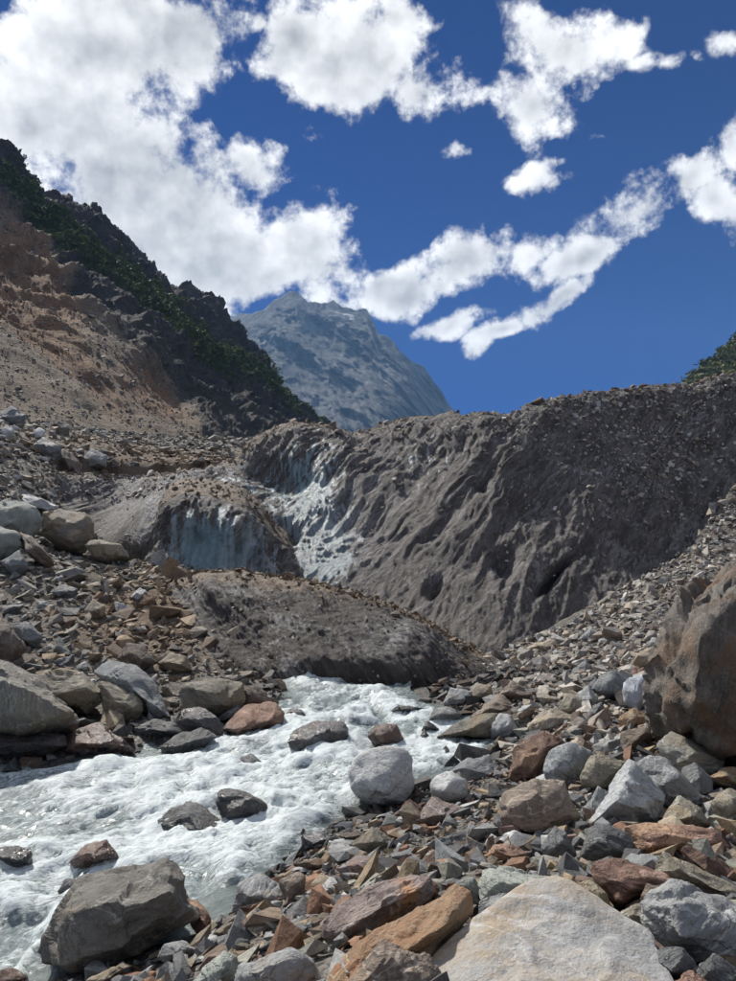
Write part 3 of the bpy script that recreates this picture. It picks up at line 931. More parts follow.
ct = Xt * math.cos(ph) - Zt * math.sin(ph)
at_ = Xt * math.sin(ph) + Zt * math.cos(ph)
dt = 0.16 * fbm(P3(Xt * 0.55, Zt * .7, Yt * 0.3), 3, 15).reshape(Xt.shape) + 0.11 * ridged(P3(Xt * 0.55 + Zt * 0.9, Zt * 0.2 - Xt * .12, 0 * Xt), 5, 19, .6).reshape(Xt.shape) \
    + 0.035 * fbm(P3(Xt * 5, Zt * 5, Yt * 5), 4, 23, .6).reshape(Xt.shape)
tedge = sstep(PYt - np.interp(PXt, [q[0] for q in TT], [q[1] for q in TT]), 0, 8)
dt = dt * (0.35 + 0.65 * tedge)
dt -= 2.6 * gauss(PXt, PYt, 352, 692, 58, 11)
dt += 0.35 * gauss(PXt, PYt, 215, 600, 22, 14, -20)  + .3 * gauss(PXt, PYt, 410, 650, 40, 14, -30)
T3 = T3 + nt_ * dt[..., None]
rows = [T3]
for dyb in np.linspace(0.15, 7, 30):
    q = T3[-1].copy()
    q[:, 1] += dyb
    q[:, 0] *= (q[:, 1] / T3[-1][:, 1]) ** 0.6
    q[:, 2] += 0.16 * fbm(P3(q[:, 0] * 1.3, q[:, 1] * 1.3, 0 * q[:, 0]), 4, 91, .6) * min(1, dyb) - 0.04 * dyb
    rows.append(q[None])
T3 = np.concatenate(rows, 0)
nrtt = T3.shape[0]
PXt2 = np.concatenate([PXt, np.broadcast_to(PXt[-1], (nrtt - NR_, NT_))], 0)
PYt2 = np.concatenate([PYt, np.broadcast_to(PYt[-1] - 2, (nrtt - NR_, NT_))], 0)
tm = make_mesh('ice_tongue', T3.reshape(-1, 3) - np.array([-1, 17, 0]), grid_faces(nrtt, NT_)[:, ::-1])
dd = np.zeros_like(PXt2)
dd[NR_ - 1:] = 1
top_t = np.interp(PXt2, [q[0] for q in TT], [q[1] for q in TT])
dd += sstep(PYt2, top_t + 30, top_t + 6) * (0.75 - 0.25 * sstep(PXt2, 300, 380)) * (0.5 + 0.5 * gauss(PXt2, PYt2, 250, 580, 110, 60))
for nm_, vv in (('ice', 0.12 + 0 * dd), ('blue', 0 * dd), ('pale', .35 * gauss(PXt2, PYt2, 190, 605, 25, 25) + .25 * gauss(PXt2, PYt2, 400, 650, 60, 20)), ('debris', dd)):
    add_attr(tm, nm_, np.clip(vv, 0, 1).ravel())
TGM = glacier_mat('dirty_tongue_ice', (0.028, 0.0225, 0.019), (0.074, 0.060, 0.053), 35, 0.12)
tongue = put('ice_tongue', tm, TGM, label='low dark brown ice tongue bulging over the river mouth', category='ice', loc=(-1, 17, 0))

# ------------------------------------------------------------------ mountainside on the left
RIDGE = [(-420, 20), (-200, 60), (-60, 120), (0, 141), (21, 149), (29, 165), (39, 190), (46, 195), (60, 194), (74, 206), (83, 208), (95, 202), (101, 210), (108, 218), (125, 234), (139, 245), (152, 262),
         (160, 272), (171, 282), (185, 287), (203, 289), (212, 294), (222, 303), (226, 313), (231, 322), (240, 324), (249, 338), (259, 342), (268, 361), (275, 379), (296, 398), (332, 426), (345, 440)]
MBASE = [(-420, 470), (0, 445), (100, 452), (200, 470), (260, 470), (345, 470)]
MD = [(-420, 470, 34), (0, 445, 44), (100, 452, 52), (200, 470, 62), (260, 470, 85), (345, 470, 200), (0, 390, 68), (100, 400, 84), (200, 425, 110), (250, 430, 150),
      (0, 300, 108), (100, 310, 142), (150, 335, 158), (200, 380, 180), (270, 410, 235), (-200, 300, 80), (-420, 20, 190), (-200, 60, 210), (0, 141, 230), (40, 190, 245), (95, 205, 265),
      (150, 262, 300), (210, 292, 340), (262, 345, 380), (330, 425, 420), (60, 260, 165), (140, 290, 230), (345, 440, 420), (300, 420, 300)]
NCM, NRM = 480, 270
M3, PXm, PYm = sheet(MBASE, RIDGE, MD, -180, 344, NCM, NRM)
nm = grid_normals(M3)
if nm[..., 1].mean() > 0:
    nm = -nm
Xm, Ym, Zm = M3[..., 0], M3[..., 1], M3[..., 2]
tm_ = (PYm - np.interp(PXm, [q[0] for q in RIDGE], [q[1] for q in RIDGE]))
# masks in the mountain's own layout: scree fan below, red bare scar, green band, dark crags at the top
band = np.interp(PXm, [-400, 0, 60, 100, 150, 200, 250, 300, 335], [150, 175, 230, 260, 300, 345, 372, 402, 428])
dist = PYm - band
veg = np.exp(-(dist / np.interp(PXm, [0, 80, 200, 330], [12, 17, 17, 10])) ** 2) * 0.95 * sstep(PXm, -40, 30) + .35 * gauss(PXm, PYm, 20, 165, 30, 16)
low_edge = np.interp(PXm, [-400, 0, 45, 90, 130, 170, 215, 245, 330], [180, 185, 215, 290, 325, 365, 430, 455, 480])
below = sstep(PYm - low_edge, -6, 22)
scree = below
red = below * (0.35 * gauss(PXm, PYm, 60, 330, 120, 60, -40) + 0.75 * gauss(PXm, PYm, 30, 260, 70, 65, -40) + 0.75 * gauss(PXm, PYm, 165, 385, 26, 45, 48) + 0.4 * gauss(PXm, PYm, 110, 400, 15, 60, 45) + .3 * gauss(PXm, PYm, 70, 340, 60, 20, -50))
crag = (1 - below)
amp = 0.012 * Ym
qm = q = P3(Xm * 0.03, Ym * 0.03, Zm * 0.03)
dm = (ridged(q * 1.0, 6, 101, 0.52).reshape(Xm.shape) - 1.25) * 2.3 * amp * (0.18 + 0.95 * crag + 0.75 * np.clip(red, 0, 1) * sstep(PYm, 340, 280))
runs = Xm * 0.43 + Ym * 0.90 + 6 * fbm(q * 1.2, 3, 105).reshape(Xm.shape)
fall = -Xm * 0.90 + Ym * 0.43
gul = ridged(P3(runs * 0.075, fall * 0.010, 0 * Xm), 5, 107, .6).reshape(Xm.shape)
dm -= (0.45 + 0.8 * np.clip(red, 0, 1)) * amp * below * gul * sstep(PYm, 465, 400)
dm += (0.12 + 0.4 * crag) * amp * fbm(q * 9, 5, 111, .65).reshape(Xm.shape)
ramp_b = sstep(PYm, 470, 440)
teeth = np.exp(-tm_ / 14.0) * crag
M3 = M3 + nm * (dm * ramp_b * (1 - 0.6 * teeth))[..., None]
M3[..., 2] += (teeth * 0.010 * Ym * (ridged(P3(Xm * 0.13, 0 * Xm, Zm * 0.05), 4, 121, .6).reshape(Xm.shape) - 1.35))
rows = [M3]
for k in range(1, 14):
    qk = M3[-1].copy()
    qk[:, 1] += k * 9
    qk[:, 0] -= k * 9
    qk[:, 2] -= k * 6 + 1.0 * fbm(P3(qk[:, 0] * .1, qk[:, 1] * .1, 0 * qk[:, 0]), 3, 5)
    rows.append(qk[None])
M3f = np.concatenate(rows, 0)
ex = M3f.shape[0] - NRM
mm = make_mesh('mountainside', M3f.reshape(-1, 3), grid_faces(M3f.shape[0], NCM)[:, ::-1])
padr = lambda A: np.concatenate([A, np.repeat(A[-1:], ex, 0)], 0).ravel()
add_attr(mm, 'scree', padr(scree))
add_attr(mm, 'veg', padr(np.clip(veg, 0, 1)))
add_attr(mm, 'red', padr(np.clip(red, 0, 1)))
mountainside = put('mountainside', mm, mountain_mat(), kind='structure')

# low shrubs on the green band: nobody could count them
vn = grid_normals(M3)
w_ = np.clip(veg - 0.22 + 0.35 * fbm(q * 5, 3, 131).reshape(Xm.shape), 0, 1) * sstep(veg, 0.06, 0.25) * sstep(tm_, 6, 16) * (PXm > -30) * (PYm < 470)
w_ *= np.linalg.norm(np.cross(np.gradient(M3, axis=0), np.gradient(M3, axis=1)), axis=-1)
w_ = (w_ / w_.sum()).ravel()
NSH, LPS = 14000, 10
idx = rng.choice(w_.size, NSH, p=w_)
base = M3.reshape(-1, 3)[idx]
siz = (0.0020 * base[:, 1] * rng.uniform(0.5, 1.5, NSH))[:, None, None]
off = rng.normal(size=(NSH, LPS, 3)) * np.array([0.8, 0.8, 0.55])
off[..., 2] = np.abs(off[..., 2]) + 0.1
cen = base[:, None, :] + off * siz
a1 = rng.normal(size=(NSH, LPS, 3))
a2 = rng.normal(size=(NSH, LPS, 3))
ls = siz * 0.75
tri = np.stack([cen + a1 * ls * 0.6, cen + a2 * ls * 0.6, cen - (a1 + a2) * ls * 0.4], 2).reshape(-1, 3)
sm = make_mesh('shrubbery', tri, np.arange(len(tri)).reshape(-1, 3), False)
sc_ = np.array([0.10, 0.13, 0.045]) * rng.uniform(0.55, 1.6, (NSH, 1)) * np.array([[1, 1, 1]]) + rng.uniform(0, 0.02, (NSH, 1)) * np.array([[1, .7, 0]])
add_attr(sm, 'col', np.repeat(sc_, LPS * 3, 0))
LEAF = leaf_mat()
shrubs = put('shrubbery', sm, LEAF, kind='stuff', label='green alpine shrubs along the band below the crags', category='shrubs')

# ------------------------------------------------------------------ far mountain
FR = [(60, 400), (150, 345), (200, 322), (227, 315), (234, 317), (241, 313), (250, 314), (262, 310), (268, 306), (273, 301), (280, 297), (290, 291), (296, 292), (301, 295), (308, 303), (315, 302), (322, 304), (328, 302), (333, 300),
      (338, 304), (342, 307), (350, 308), (358, 310), (363, 308), (367, 309), (372, 319), (379, 335), (388, 336), (394, 343), (400, 351), (414, 363), (423, 366), (432, 379), (441, 389), (446, 400), (453, 409), (480, 440), (520, 475)]
FB = [(60, 490), (520, 490)]
FD = [(60, 470, 1500), (480, 470, 1900), (270, 470, 1500), (290, 291, 2700), (60, 400, 2500), (227, 315, 2800), (372, 319, 2500), (453, 409, 2300), (300, 380, 2050), (400, 400, 2000), (200, 380, 2150), (340, 340, 2350), (480, 440, 2200), (250, 350, 2350)]
NCF, NRF = 340, 200
F3, PXf_, PYf_ = sheet(FB, FR, FD, 70, 518, NCF, NRF)
nf = grid_normals(F3)
if nf[..., 1].mean() > 0:
    nf = -nf
Xf, Yf, Zf = F3[..., 0], F3[..., 1], F3[..., 2]
qf = P3(Xf * 0.0052 + Zf * 0.0028, Yf * 0.001, Zf * 0.0016)
ef = sstep(PYf_ - np.interp(PXf_, [q_[0] for q_ in FR], [q_[1] for q_ in FR]), 0, 16)
df = (0.15 + 0.85 * ef) * (130 * (ridged(qf, 6, 201, .6).reshape(Xf.shape) - .6) + 26 * fbm(P3(Xf * 0.022 + Zf * 0.01, 0 * Xf, Zf * 0.010), 5, 211, .65).reshape(Xf.shape))
toward = np.array([0, 0, CAM_Z]) - F3
toward /= np.linalg.norm(toward, axis=-1, keepdims=True)
F3 = F3 + toward * (0.6 * (df - df.mean()) * ef)[..., None]
F3[..., 2] += (1 - ef) * 4 * (ridged(P3(Xf * .025, 0 * Xf, Zf * 0.01), 4, 221, .65).reshape(Xf.shape) - 1.3)
back = F3[-1].copy()
rows = [F3]
for k in range(1, 8):
    qk = back.copy()
    qk[:, 1] += 70 * k
    qk[:, 2] -= 70 * k
    rows.append(qk[None])
F3 = np.concatenate(rows, 0)
fm_ = make_mesh('far_mountain', F3.reshape(-1, 3), grid_faces(F3.shape[0], NCF)[:, ::-1])
snow = 0.5 * gauss(PXf_, PYf_, 350, 316, 22, 5, -20) + 0.35 * gauss(PXf_, PYf_, 300, 312, 40, 8, -15) + .32 * gauss(PXf_, PYf_, 410, 395, 30, 4, -40) + .25 * gauss(PXf_, PYf_, 245, 360, 25, 8, -30)
add_attr(fm_, 'snow', np.concatenate([snow, np.zeros((7, NCF))], 0).ravel())
far_mountain = put('mountain', fm_, far_mat(), kind='structure')

# ------------------------------------------------------------------ grassy hill on the right
HR = [(640, 420), (680, 388), (688, 380), (694, 374), (701, 369), (708, 363), (715, 359), (726, 349), (736, 339), (800, 285), (950, 200), (1200, 90)]
HB = [(640, 430), (1200, 430)]
HD = [(640, 430, 280), (1200, 430, 160), (700, 370, 400), (736, 339, 420), (800, 285, 430), (950, 200, 420), (1200, 90, 400), (800, 400, 270), (1000, 400, 220)]
H3, PXh, PYh = sheet(HB, HR, HD, 640, 1180, 240, 110)
nh = grid_normals(H3)
if nh[..., 1].mean() > 0:
    nh = -nh
qh = H3.reshape(-1, 3) * 0.04
H3 = H3 + nh * (4.0 * fbm(qh, 5, 301, .55) + 2.2 * ridged(qh * 2, 4, 305)).reshape(H3.shape[:2])[..., None] * 0.6
rows = [H3]
for k in range(1, 10):
    qk = H3[-1].copy()
    qk[:, 1] += 12 * k
    qk[:, 0] += 8 * k
    qk[:, 2] -= 7 * k
    rows.append(qk[None])
H3f = np.concatenate(rows, 0)
hm = make_mesh('hill', H3f.reshape(-1, 3), grid_faces(H3f.shape[0], 240)[:, ::-1])
hill = put('hill', hm, hill_mat(), kind='structure')
ids = rng.choice(H3.shape[0] * 240, 2600)
base = H3.reshape(-1, 3)[ids]
siz = rng.uniform(0.5, 1.6, (2600, 1, 1))
off = rng.normal(size=(2600, 14, 3)) * 0.7
off[..., 2] = np.abs(off[..., 2])
cen = base[:, None, :] + off * siz
a1 = rng.normal(size=cen.shape)
a2 = rng.normal(size=cen.shape)
tri = np.stack([cen + a1 * siz * .5, cen + a2 * siz * .5, cen - (a1 + a2) * siz * .35], 2).reshape(-1, 3)
sm2 = make_mesh('grass', tri, np.arange(len(tri)).reshape(-1, 3), False)
c2 = np.array([0.13, 0.14, 0.04]) * rng.uniform(0.5, 1.5, (2600, 1))
add_attr(sm2, 'col', np.repeat(c2, 42, 0))
put('grass', sm2, LEAF, kind='stuff', label='tufts of grass and low bushes on the green hill', category='grass')


# ------------------------------------------------------------------ rocks
_ico = {}


def ico(level):
    if level not in _ico:
        b = bmesh.new()
        bmesh.ops.create_icosphere(b, subdivisions=level, radius=1.0)
        V = np.array([v.co[:] for v in b.verts])
        F = np.array([[v.index for v in f.verts] for f in b.faces])
        b.free()
        _ico[level] = (V / np.linalg.norm(V, axis=1, keepdims=True), F)
    return _ico[level]


def hull_planes(pts):
    b = bmesh.new()
    for p in pts:
        b.verts.new(p)
    r = bmesh.ops.convex_hull(b, input=b.verts[:], use_existing_faces=False)
    b.normal_update()
    pl = []
    c = pts.mean(0)
    for f in b.faces:
        n = np.array(f.normal[:])
        if np.linalg.norm(n) < 0.5:
            continue
        p0 = np.array(f.verts[0].co[:])
        d = n @ (p0 - c)
        if d < 0:
            n, d = -n, -d
        if d < 1e-4:
            continue
        if not any(n @ m > 0.985 and abs(d - e) < 0.05 * max(d, e) for m, e in pl):
            pl.append((n, d))
    b.free()
    return np.array([n for n, d in pl]), np.array([d for n, d in pl]), c


def rock_from_points(pts, level, k=160.0, rough=1.0, bed=None, seed=0):
    """a broken stone: flat fracture faces through the hull of pts, worn edges, ledges along the bedding"""
    pts = np.asarray(pts, float)
    c0 = pts.mean(0)
    S = np.linalg.svd(pts - c0, full_matrices=False)
    sc = np.maximum(S[1] / math.sqrt(len(pts)) * 1.7, 1e-4)
    R = S[2]
    loc = ((pts - c0) @ R.T) / sc
    N, D, c = hull_planes(loc)
    rr = np.random.default_rng(int(abs(seed) * 977) % 99991)
    chips = rr.normal(size=(9, 3))                    # broken corners
    chips /= np.linalg.norm(chips, axis=1, keepdims=True)
    sup = ((loc - c) @ chips.T).max(0) * rr.uniform(0.90, 1.0, 9)
    N, D = np.vstack([N, chips]), np.concatenate([D, sup])
    dirs, F = ico(level)
    q = np.clip(dirs @ N.T, 0, None) / D
    m = q.max(1)
    r = m * (((q / m[:, None]) ** k).sum(1)) ** (1.0 / k)
    V = (dirs / r[:, None] + c) * sc @ R
    size = float(np.prod(np.ptp(V, axis=0)) ** (1 / 3))
    nrm = (dirs / sc) @ R
    nrm /= np.linalg.norm(nrm, axis=1, keepdims=True)
    bed = np.array(bed if bed is not None else rng.normal(size=3), float)
    bed /= np.linalg.norm(bed)
    u = V / size
    so = seed * 3.17
    w1 = fbm(u * 2.1 + so, 4, 401, 0.55)
    w2 = fbm(u * 8.0 + so, 3, 409, 0.6)
    # ledges along the bedding and a few broken steps
    s = u @ bed * 5.5 + 1.2 * fbm(u * 1.4 + so, 2, 417)
    led = np.abs((s % 1.0) - 0.5) * 2
    led = sstep(led, 0.55, 0.95)
    ch = sstep(perlin(u * 2.6 + so + 9, 431), 0.12, 0.2)
    stp = np.round(fbm(u * 1.9 + so + 4, 2, 443) * 4.5) / 4.5
    d = rough * size * (0.015 * w1 + 0.011 * w2 - 0.020 * led * sstep(w1, -0.3, 0.5) - 0.035 * ch + 0.036 * stp)
    V = V + nrm * d[:, None]
    return V + c0, F, size


def basis_z(n):
    n = np.asarray(n, float)
    n = n / np.linalg.norm(n)
    a = np.cross(n, [0.3, 0.9, 0.1])
    a /= np.linalg.norm(a)
    return np.stack([a, np.cross(n, a), n], 1)      # columns


ROCK_SPOTS = []       # x, y, radius of every rock that stands alone


def outline_rock(name, category, label, mat, outline, ridge=None, lean=0.35, thick=0.8, pull=0.32, tone=1.0, k=160.0, rough=1.0, bed=None, group=None, base=None, Y=None, sink=0.12, level=None, water=False, dy=0.0):
    """a rock whose outline stands where the photo shows it: the outline gets its distance from the ground under its foot"""
    O = np.array(outline, float)
    ctr = np.array([O[:, 0].mean(), O[:, 1].max()])
    O = ctr + (O - ctr) * (1.16 if water else 1.07)
    bot = O[O[:, 1] > O[:, 1].max() - 0.18 * np.ptp(O[:, 1]) - 1]
    bx, by = (bot[:, 0].mean(), O[:, 1].max()) if base is None else base
    if Y is None:
        g = ray_ground(min(max(bx, -150), 900), by)
        Y = g[1]
    Y += dy
    wpx, hpx = np.ptp(O[:, 0]), np.ptp(O[:, 1])
    s = Y / FPX
    Yp = Y + lean * (by - O[:, 1]) * s
    front = at(O[:, 0], O[:, 1], Yp)
    cen = O.mean(0)
    if ridge is None:
        r_ = np.random.default_rng(abs(hash((round(bx), round(by)))) % 100000)
        n = 2
        ang = r_.uniform(0, 6.28) + np.arange(n) * 6.28 / n
        rad = r_.uniform(0.25, 0.55, n)
        ridge = [(cen[0] + wpx * 0.5 * rad[i] * math.cos(ang[i]), cen[1] + hpx * 0.5 * rad[i] * math.sin(ang[i])) for i in range(n)]
        rp = [pull * r_.uniform(0.9, 1.5) for _ in ridge]
    else:
        rp = [(q[2] if len(q) > 2 else 1.0) * pull for q in ridge]
    sz = math.sqrt(wpx * hpx) * s
    Rg = np.array([[q[0], q[1]] for q in ridge], float)
    near = at(Rg[:, 0], Rg[:, 1], Y + lean * (by - Rg[:, 1]) * s - np.array(rp) * sz)
    Bk = cen + (O - cen) * 0.72
    bk_y = Y + lean * (by - Bk[:, 1]) * s + thick * sz
    backp = at(Bk[:, 0], Bk[:, 1], bk_y)
    low = front[O[:, 1] > cen[1] + 0.25 * hpx] * 1.0
    low = low + np.array([0, 0.3 * thick * sz, -sink * hpx * s])
    pts = np.concatenate([front, near, backp, low], 0)
    if level is None:
        m = max(wpx, hpx)
        level = 3 if m < 13 else 4 if m < 42 else 5 if m < 110 else 6
    if bed is None:
        bed = np.random.default_rng(int(bx * 7 + by)).normal(size=3) * np.array([0.6, 0.6, 1.0])
    V, F, size = rock_from_points(pts, level, k, rough, bed, seed=bx * 0.13 + by * 0.07)
    c = V.mean(0)
    c[2] = V[:, 2].min()
    B = basis_z(bed)
    me = make_mesh(name, (V - c) @ B, F)
    me.set_sharp_from_angle(angle=math.radians(38))
    o = put(name, me, RM[mat], label=label, category=category, group=group)
    o.matrix_world = Matrix.Translation(Vector(c)) @ Matrix(B.tolist()).to_4x4()
    o.color = (tone, tone, tone, 1) if not isinstance(tone, tuple) else (*tone, 1)
    ROCK_SPOTS.append((c[0], V[:, 1].mean(), 0.5 * max(np.ptp(V[:, 0]), np.ptp(V[:, 1]))))
    if water:
        WATER_ROCKS.append((c[0], float(V[:, 1].mean()), 0.5 * np.ptp(V[:, 0])))
    return o


WATER_ROCKS = []
R = outline_rock
# --- the giants
R('giant_boulder', 'boulder', 'giant dark rust-streaked boulder leaning at the right edge', 'giant',
  [(648, 708), (652, 682), (664, 655), (680, 625), (688, 604), (712, 578), (736, 562), (790, 545), (850, 590), (860, 760), (740, 772), (722, 766), (706, 748), (680, 736), (664, 718)],
  [(700, 640, 1.0), (694, 700, .9), (688, 728, .6), (745, 600, .5), (770, 700, .8), (760, 758, .7)], lean=0.15, thick=0.9, pull=0.42, base=(735, 770), rough=1.7, k=220)
R('boulder', 'boulder', 'big olive-grey slab boulder with pale sloping top on the left river bank', 'slabgrey',
  [(-60, 668), (-11, 666), (0, 663), (16, 674), (54, 695), (76, 712), (77, 719), (60, 731), (16, 742), (0, 743), (-70, 745)], [(-30, 680), (0, 677), (27, 689), (66, 711), (10, 725, .8)], base=(30, 748), pull=0.5, lean=.25)
R('rock', 'rock', 'dark wet ledge under the big slab boulder on the left bank', 'wet', [(-60, 738), (0, 738), (40, 738), (62, 735), (66, 748), (40, 757), (0, 760), (-60, 762)], base=(20, 760), lean=.5)
R('boulder', 'boulder', 'olive boulder behind the big slab boulder on the left bank', 'olive', [(35, 674), (65, 671), (82, 675), (103, 695), (102, 703), (84, 715), (70, 712), (45, 695)], base=(85, 722))
R('boulder', 'boulder', 'olive wedge boulder beside the rubbly slate slab on the left bank', 'olive', [(100, 683), (120, 686), (141, 703), (143, 711), (132, 720), (114, 720), (103, 713)], base=(120, 724), tone=.9)
R('flat_rock', 'rock', 'leaning blue-grey slate slab littered with rubble on the left bank', 'blue', [(95, 675), (112, 663), (137, 669), (160, 695), (168, 716), (155, 722), (140, 706), (118, 686)], base=(150, 722), lean=.9, tone=.8)
R('rock', 'rock', 'wet red-brown boulder at the water edge of the left bank', 'wetrust', [(66, 753), (77, 735), (99, 724), (114, 737), (132, 752), (109, 756), (82, 757)], tone=1.25, water=True)
R('rock', 'rock', 'dark grey flat-topped rock beside the red-brown boulder in the water', 'slate', [(137, 729), (155, 721), (174, 725), (183, 735), (163, 738), (139, 738)], tone=.7, water=True)
R('rock', 'rock', 'round black wet rock at the left water edge below the brown block', 'wet', [(178, 724), (184, 713), (199, 711), (218, 721), (219, 735), (205, 740), (186, 735)], tone=1.5, water=True)
R('rock', 'rock', 'streaked black and grey flat rock lying in the rapids by the left bank', 'slate', [(162, 748), (175, 739), (200, 729), (215, 738), (202, 747), (184, 754), (168, 754)], tone=.62, lean=.8, water=True)
R('rock', 'rock', 'tiny pointed dark rock in the water at the left edge', 'wet', [(3, 772), (15, 758), (21, 772)], water=True)
R('boulder', 'boulder', 'brown block boulder at the foot of the ice tongue', 'olive', [(180, 689), (191, 683), (221, 681), (241, 683), (244, 701), (235, 714), (213, 717), (183, 714)], base=(215, 722), tone=.8)
R('rock', 'rock', 'small slate rock tucked under the brown block boulder', 'slate', [(219, 717), (238, 705), (242, 713), (234, 720), (222, 721)], dy=-.3)
R('rock', 'rock', 'tan crumbling rock beside the brown block boulder', 'brown', [(241, 688), (256, 686), (267, 694), (268, 706), (243, 710)], base=(258, 718))
R('rock', 'rock', 'flat rust-pink rock jutting into the river head', 'rust', [(227, 730), (245, 710), (258, 706), (272, 705), (281, 716), (280, 726), (259, 731), (242, 736)], [(250, 722), (272, 718), (235, 729)], tone=1.5, lean=.8, water=True)
R('rock', 'rock', 'dark humped rock with white water pouring over it', 'wet', [(292, 745), (296, 732), (316, 723), (340, 725), (346, 735), (338, 746), (300, 752)], lean=.8, tone=1.8, water=True)
R('rock', 'rock', 'small grey rock drowned in foam mid river', 'slate', [(238, 768), (243, 758), (251, 755), (262, 764), (262, 769)], water=True)
R('boulder', 'boulder', 'round black boulder in the middle of the rapids', 'wet', [(217, 806), (220, 797), (228, 792), (241, 794), (257, 800), (269, 813), (267, 824), (242, 827), (225, 822)], lean=.3, k=26, water=True)
R('rock', 'rock', 'low grey rock awash beside the round black boulder', 'slate', [(158, 826), (172, 811), (190, 805), (206, 812), (224, 829), (205, 834), (170, 833)], lean=1.2, tone=.85, water=True)
R('rock', 'rock', 'black rock in the river cut by the left edge', 'wet', [(-10, 852), (16, 849), (31, 852), (27, 866), (15, 872), (-10, 870)], tone=1.3, water=True)
R('rock', 'rock', 'small rust-red rock alone in the rapids', 'wetrust', [(72, 863), (87, 847), (105, 843), (116, 859), (92, 868), (77, 868)], tone=1.6, water=True)
R('rock', 'rock', 'dark rock just breaking the foam behind the foreground slab boulder', 'slate', [(58, 893), (66, 880), (76, 881), (82, 893)], tone=.7, water=True)
R('rock', 'rock', 'thin dark rock behind the round black boulder, half under water', 'wet', [(226, 796), (240, 787), (262, 790), (266, 797), (250, 800)], dy=.3, tone=2.2, water=True)
R('rock', 'rock', 'brown rock barely above the foam right of the round black boulder', 'wet', [(272, 799), (285, 792), (302, 794), (304, 800)], tone=2.2, water=True)
# --- foreground left
R('boulder', 'boulder', 'large tilted grey slab boulder at the near water edge', 'slabgrey',
  [(47, 958), (52, 940), (60, 920), (67, 907), (80, 893), (114, 889), (155, 873), (178, 884), (187, 912), (190, 926), (170, 934), (141, 934), (121, 952), (110, 968), (82, 973), (50, 967)],
  [(70, 910, .9), (109, 901, 1.0), (147, 898, 1.0), (174, 887, .8), (165, 920, .7), (118, 945, .9), (75, 962, .8)], pull=0.42, lean=.55, thick=.8, base=(100, 976), k=220, rough=1.0, tone=.82, bed=(0.35, -0.5, 1.0), water=True)
R('rock', 'rock', 'upright rust-orange rock beside the large tilted slab boulder', 'rust', [(186, 903), (197, 899), (204, 908), (211, 920), (209, 933), (199, 936), (188, 922)], tone=1.6)
R('rock', 'rock', 'pale grey wedge rock standing in the shallows', 'grey', [(236, 911), (241, 889), (261, 876), (273, 884), (286, 897), (284, 906), (267, 912), (248, 914)], [(248, 896), (268, 894), (280, 900)], tone=1.35, water=True)
R('rock', 'rock', 'brown-grey block leaning on the pale wedge rock', 'brown', [(278, 882), (300, 873), (306, 880), (303, 902), (290, 907), (284, 896)], tone=1.1)
R('rock', 'rock', 'yellow-tan block with a dark chip in front, near the shallows', 'tan', [(312, 883), (321, 874), (335, 878), (340, 892), (328, 898), (313, 892)], tone=1.15)
R('stone', 'rock', 'small dark slate wedge in front of the yellow-tan block', 'slate', [(317, 897), (323, 884), (331, 888), (331, 897)], dy=-.15)
R('rock', 'rock', 'square olive-grey rock set on edge by the shore', 'olive', [(350, 845), (372, 828), (396, 843), (375, 856), (353, 854)], [(373, 842)], tone=.9)
R('rock', 'rock', 'flat dark brown rock at the waterline above the white stone', 'brown', [(338, 836), (357, 830), (366, 839), (351, 843)], tone=.7)
R('stone', 'rock', 'rounded white stone by the waterline among dark rocks', 'pale', [(327, 848), (334, 841), (343, 839), (353, 846), (351, 857), (332, 857)])
R('rock', 'rock', 'dark wet rock pair at the tip of the shallows', 'wet', [(303, 838), (321, 833), (333, 840), (326, 851), (305, 852)], tone=2.0, water=True)
R('rock', 'rock', 'low brown rock in the shallow pool', 'brown', [(294, 864), (316, 858), (328, 862), (325, 870), (300, 871)], tone=.8)
R('rock', 'rock', 'mottled grey-purple rock above the rust-purple boulder', 'purple', [(337, 868), (356, 857), (378, 857), (392, 864), (386, 874), (362, 882), (343, 880)], tone=(.85, .9, 1.0))
R('boulder', 'boulder', 'rust and purple boulder behind the long orange slab', 'purple', [(320, 925), (343, 904), (375, 887), (393, 881), (427, 880), (431, 895), (415, 909), (376, 925), (355, 940), (340, 945), (325, 940)],
  [(350, 918), (390, 893), (415, 892), (345, 932)], lean=.4, thick=1.0, tone=1.15)
R('flat_rock', 'rock', 'long orange-brown slab with a dark broken side, pointing to the bottom edge', 'orange',
  [(300, 1000), (318, 983), (360, 948), (405, 920), (452, 892), (467, 897), (471, 914), (458, 940), (440, 962), (420, 992), (380, 1015)],
  [(443, 922, 1.0), (405, 945, 1.0), (365, 978, 1.0), (335, 1005, .9)], lean=.7, pull=.35, base=(385, 1000), thick=.5, k=220, bed=(0.3, -0.5, 1.0), rough=.8)
R('rock', 'rock', 'rust-and-grey pointed rock at the bottom edge in front of the long orange slab', 'brown', [(340, 1005), (360, 972), (382, 941), (401, 948), (428, 957), (440, 973), (445, 1005)], [(384, 950), (400, 965), (370, 990), (420, 985)], base=(390, 1010), tone=1.25, dy=-.1)
R('rock', 'rock', 'brown facet rock wedged under the broken end of the long orange slab', 'rust', [(398, 947), (436, 918), (448, 938), (434, 960), (418, 955)], base=(425, 985), tone=1.2)
R('flat_rock', 'rock', 'very large cream slab filling the bottom edge', 'cream',
  [(434, 968), (452, 948), (480, 925), (520, 898), (555, 885), (580, 897), (620, 924), (650, 947), (657, 962), (690, 1030), (640, 1060), (470, 1060)],
  [(470, 960, .12), (556, 900, .08), (640, 958, .12), (560, 1000, .16), (500, 1030, .2), (640, 1030, .2)], lean=1.25, pull=.28, base=(560, 1040), Y=2.55, thick=.45, k=220, rough=.4, bed=(0.1, -0.7, 0.9))
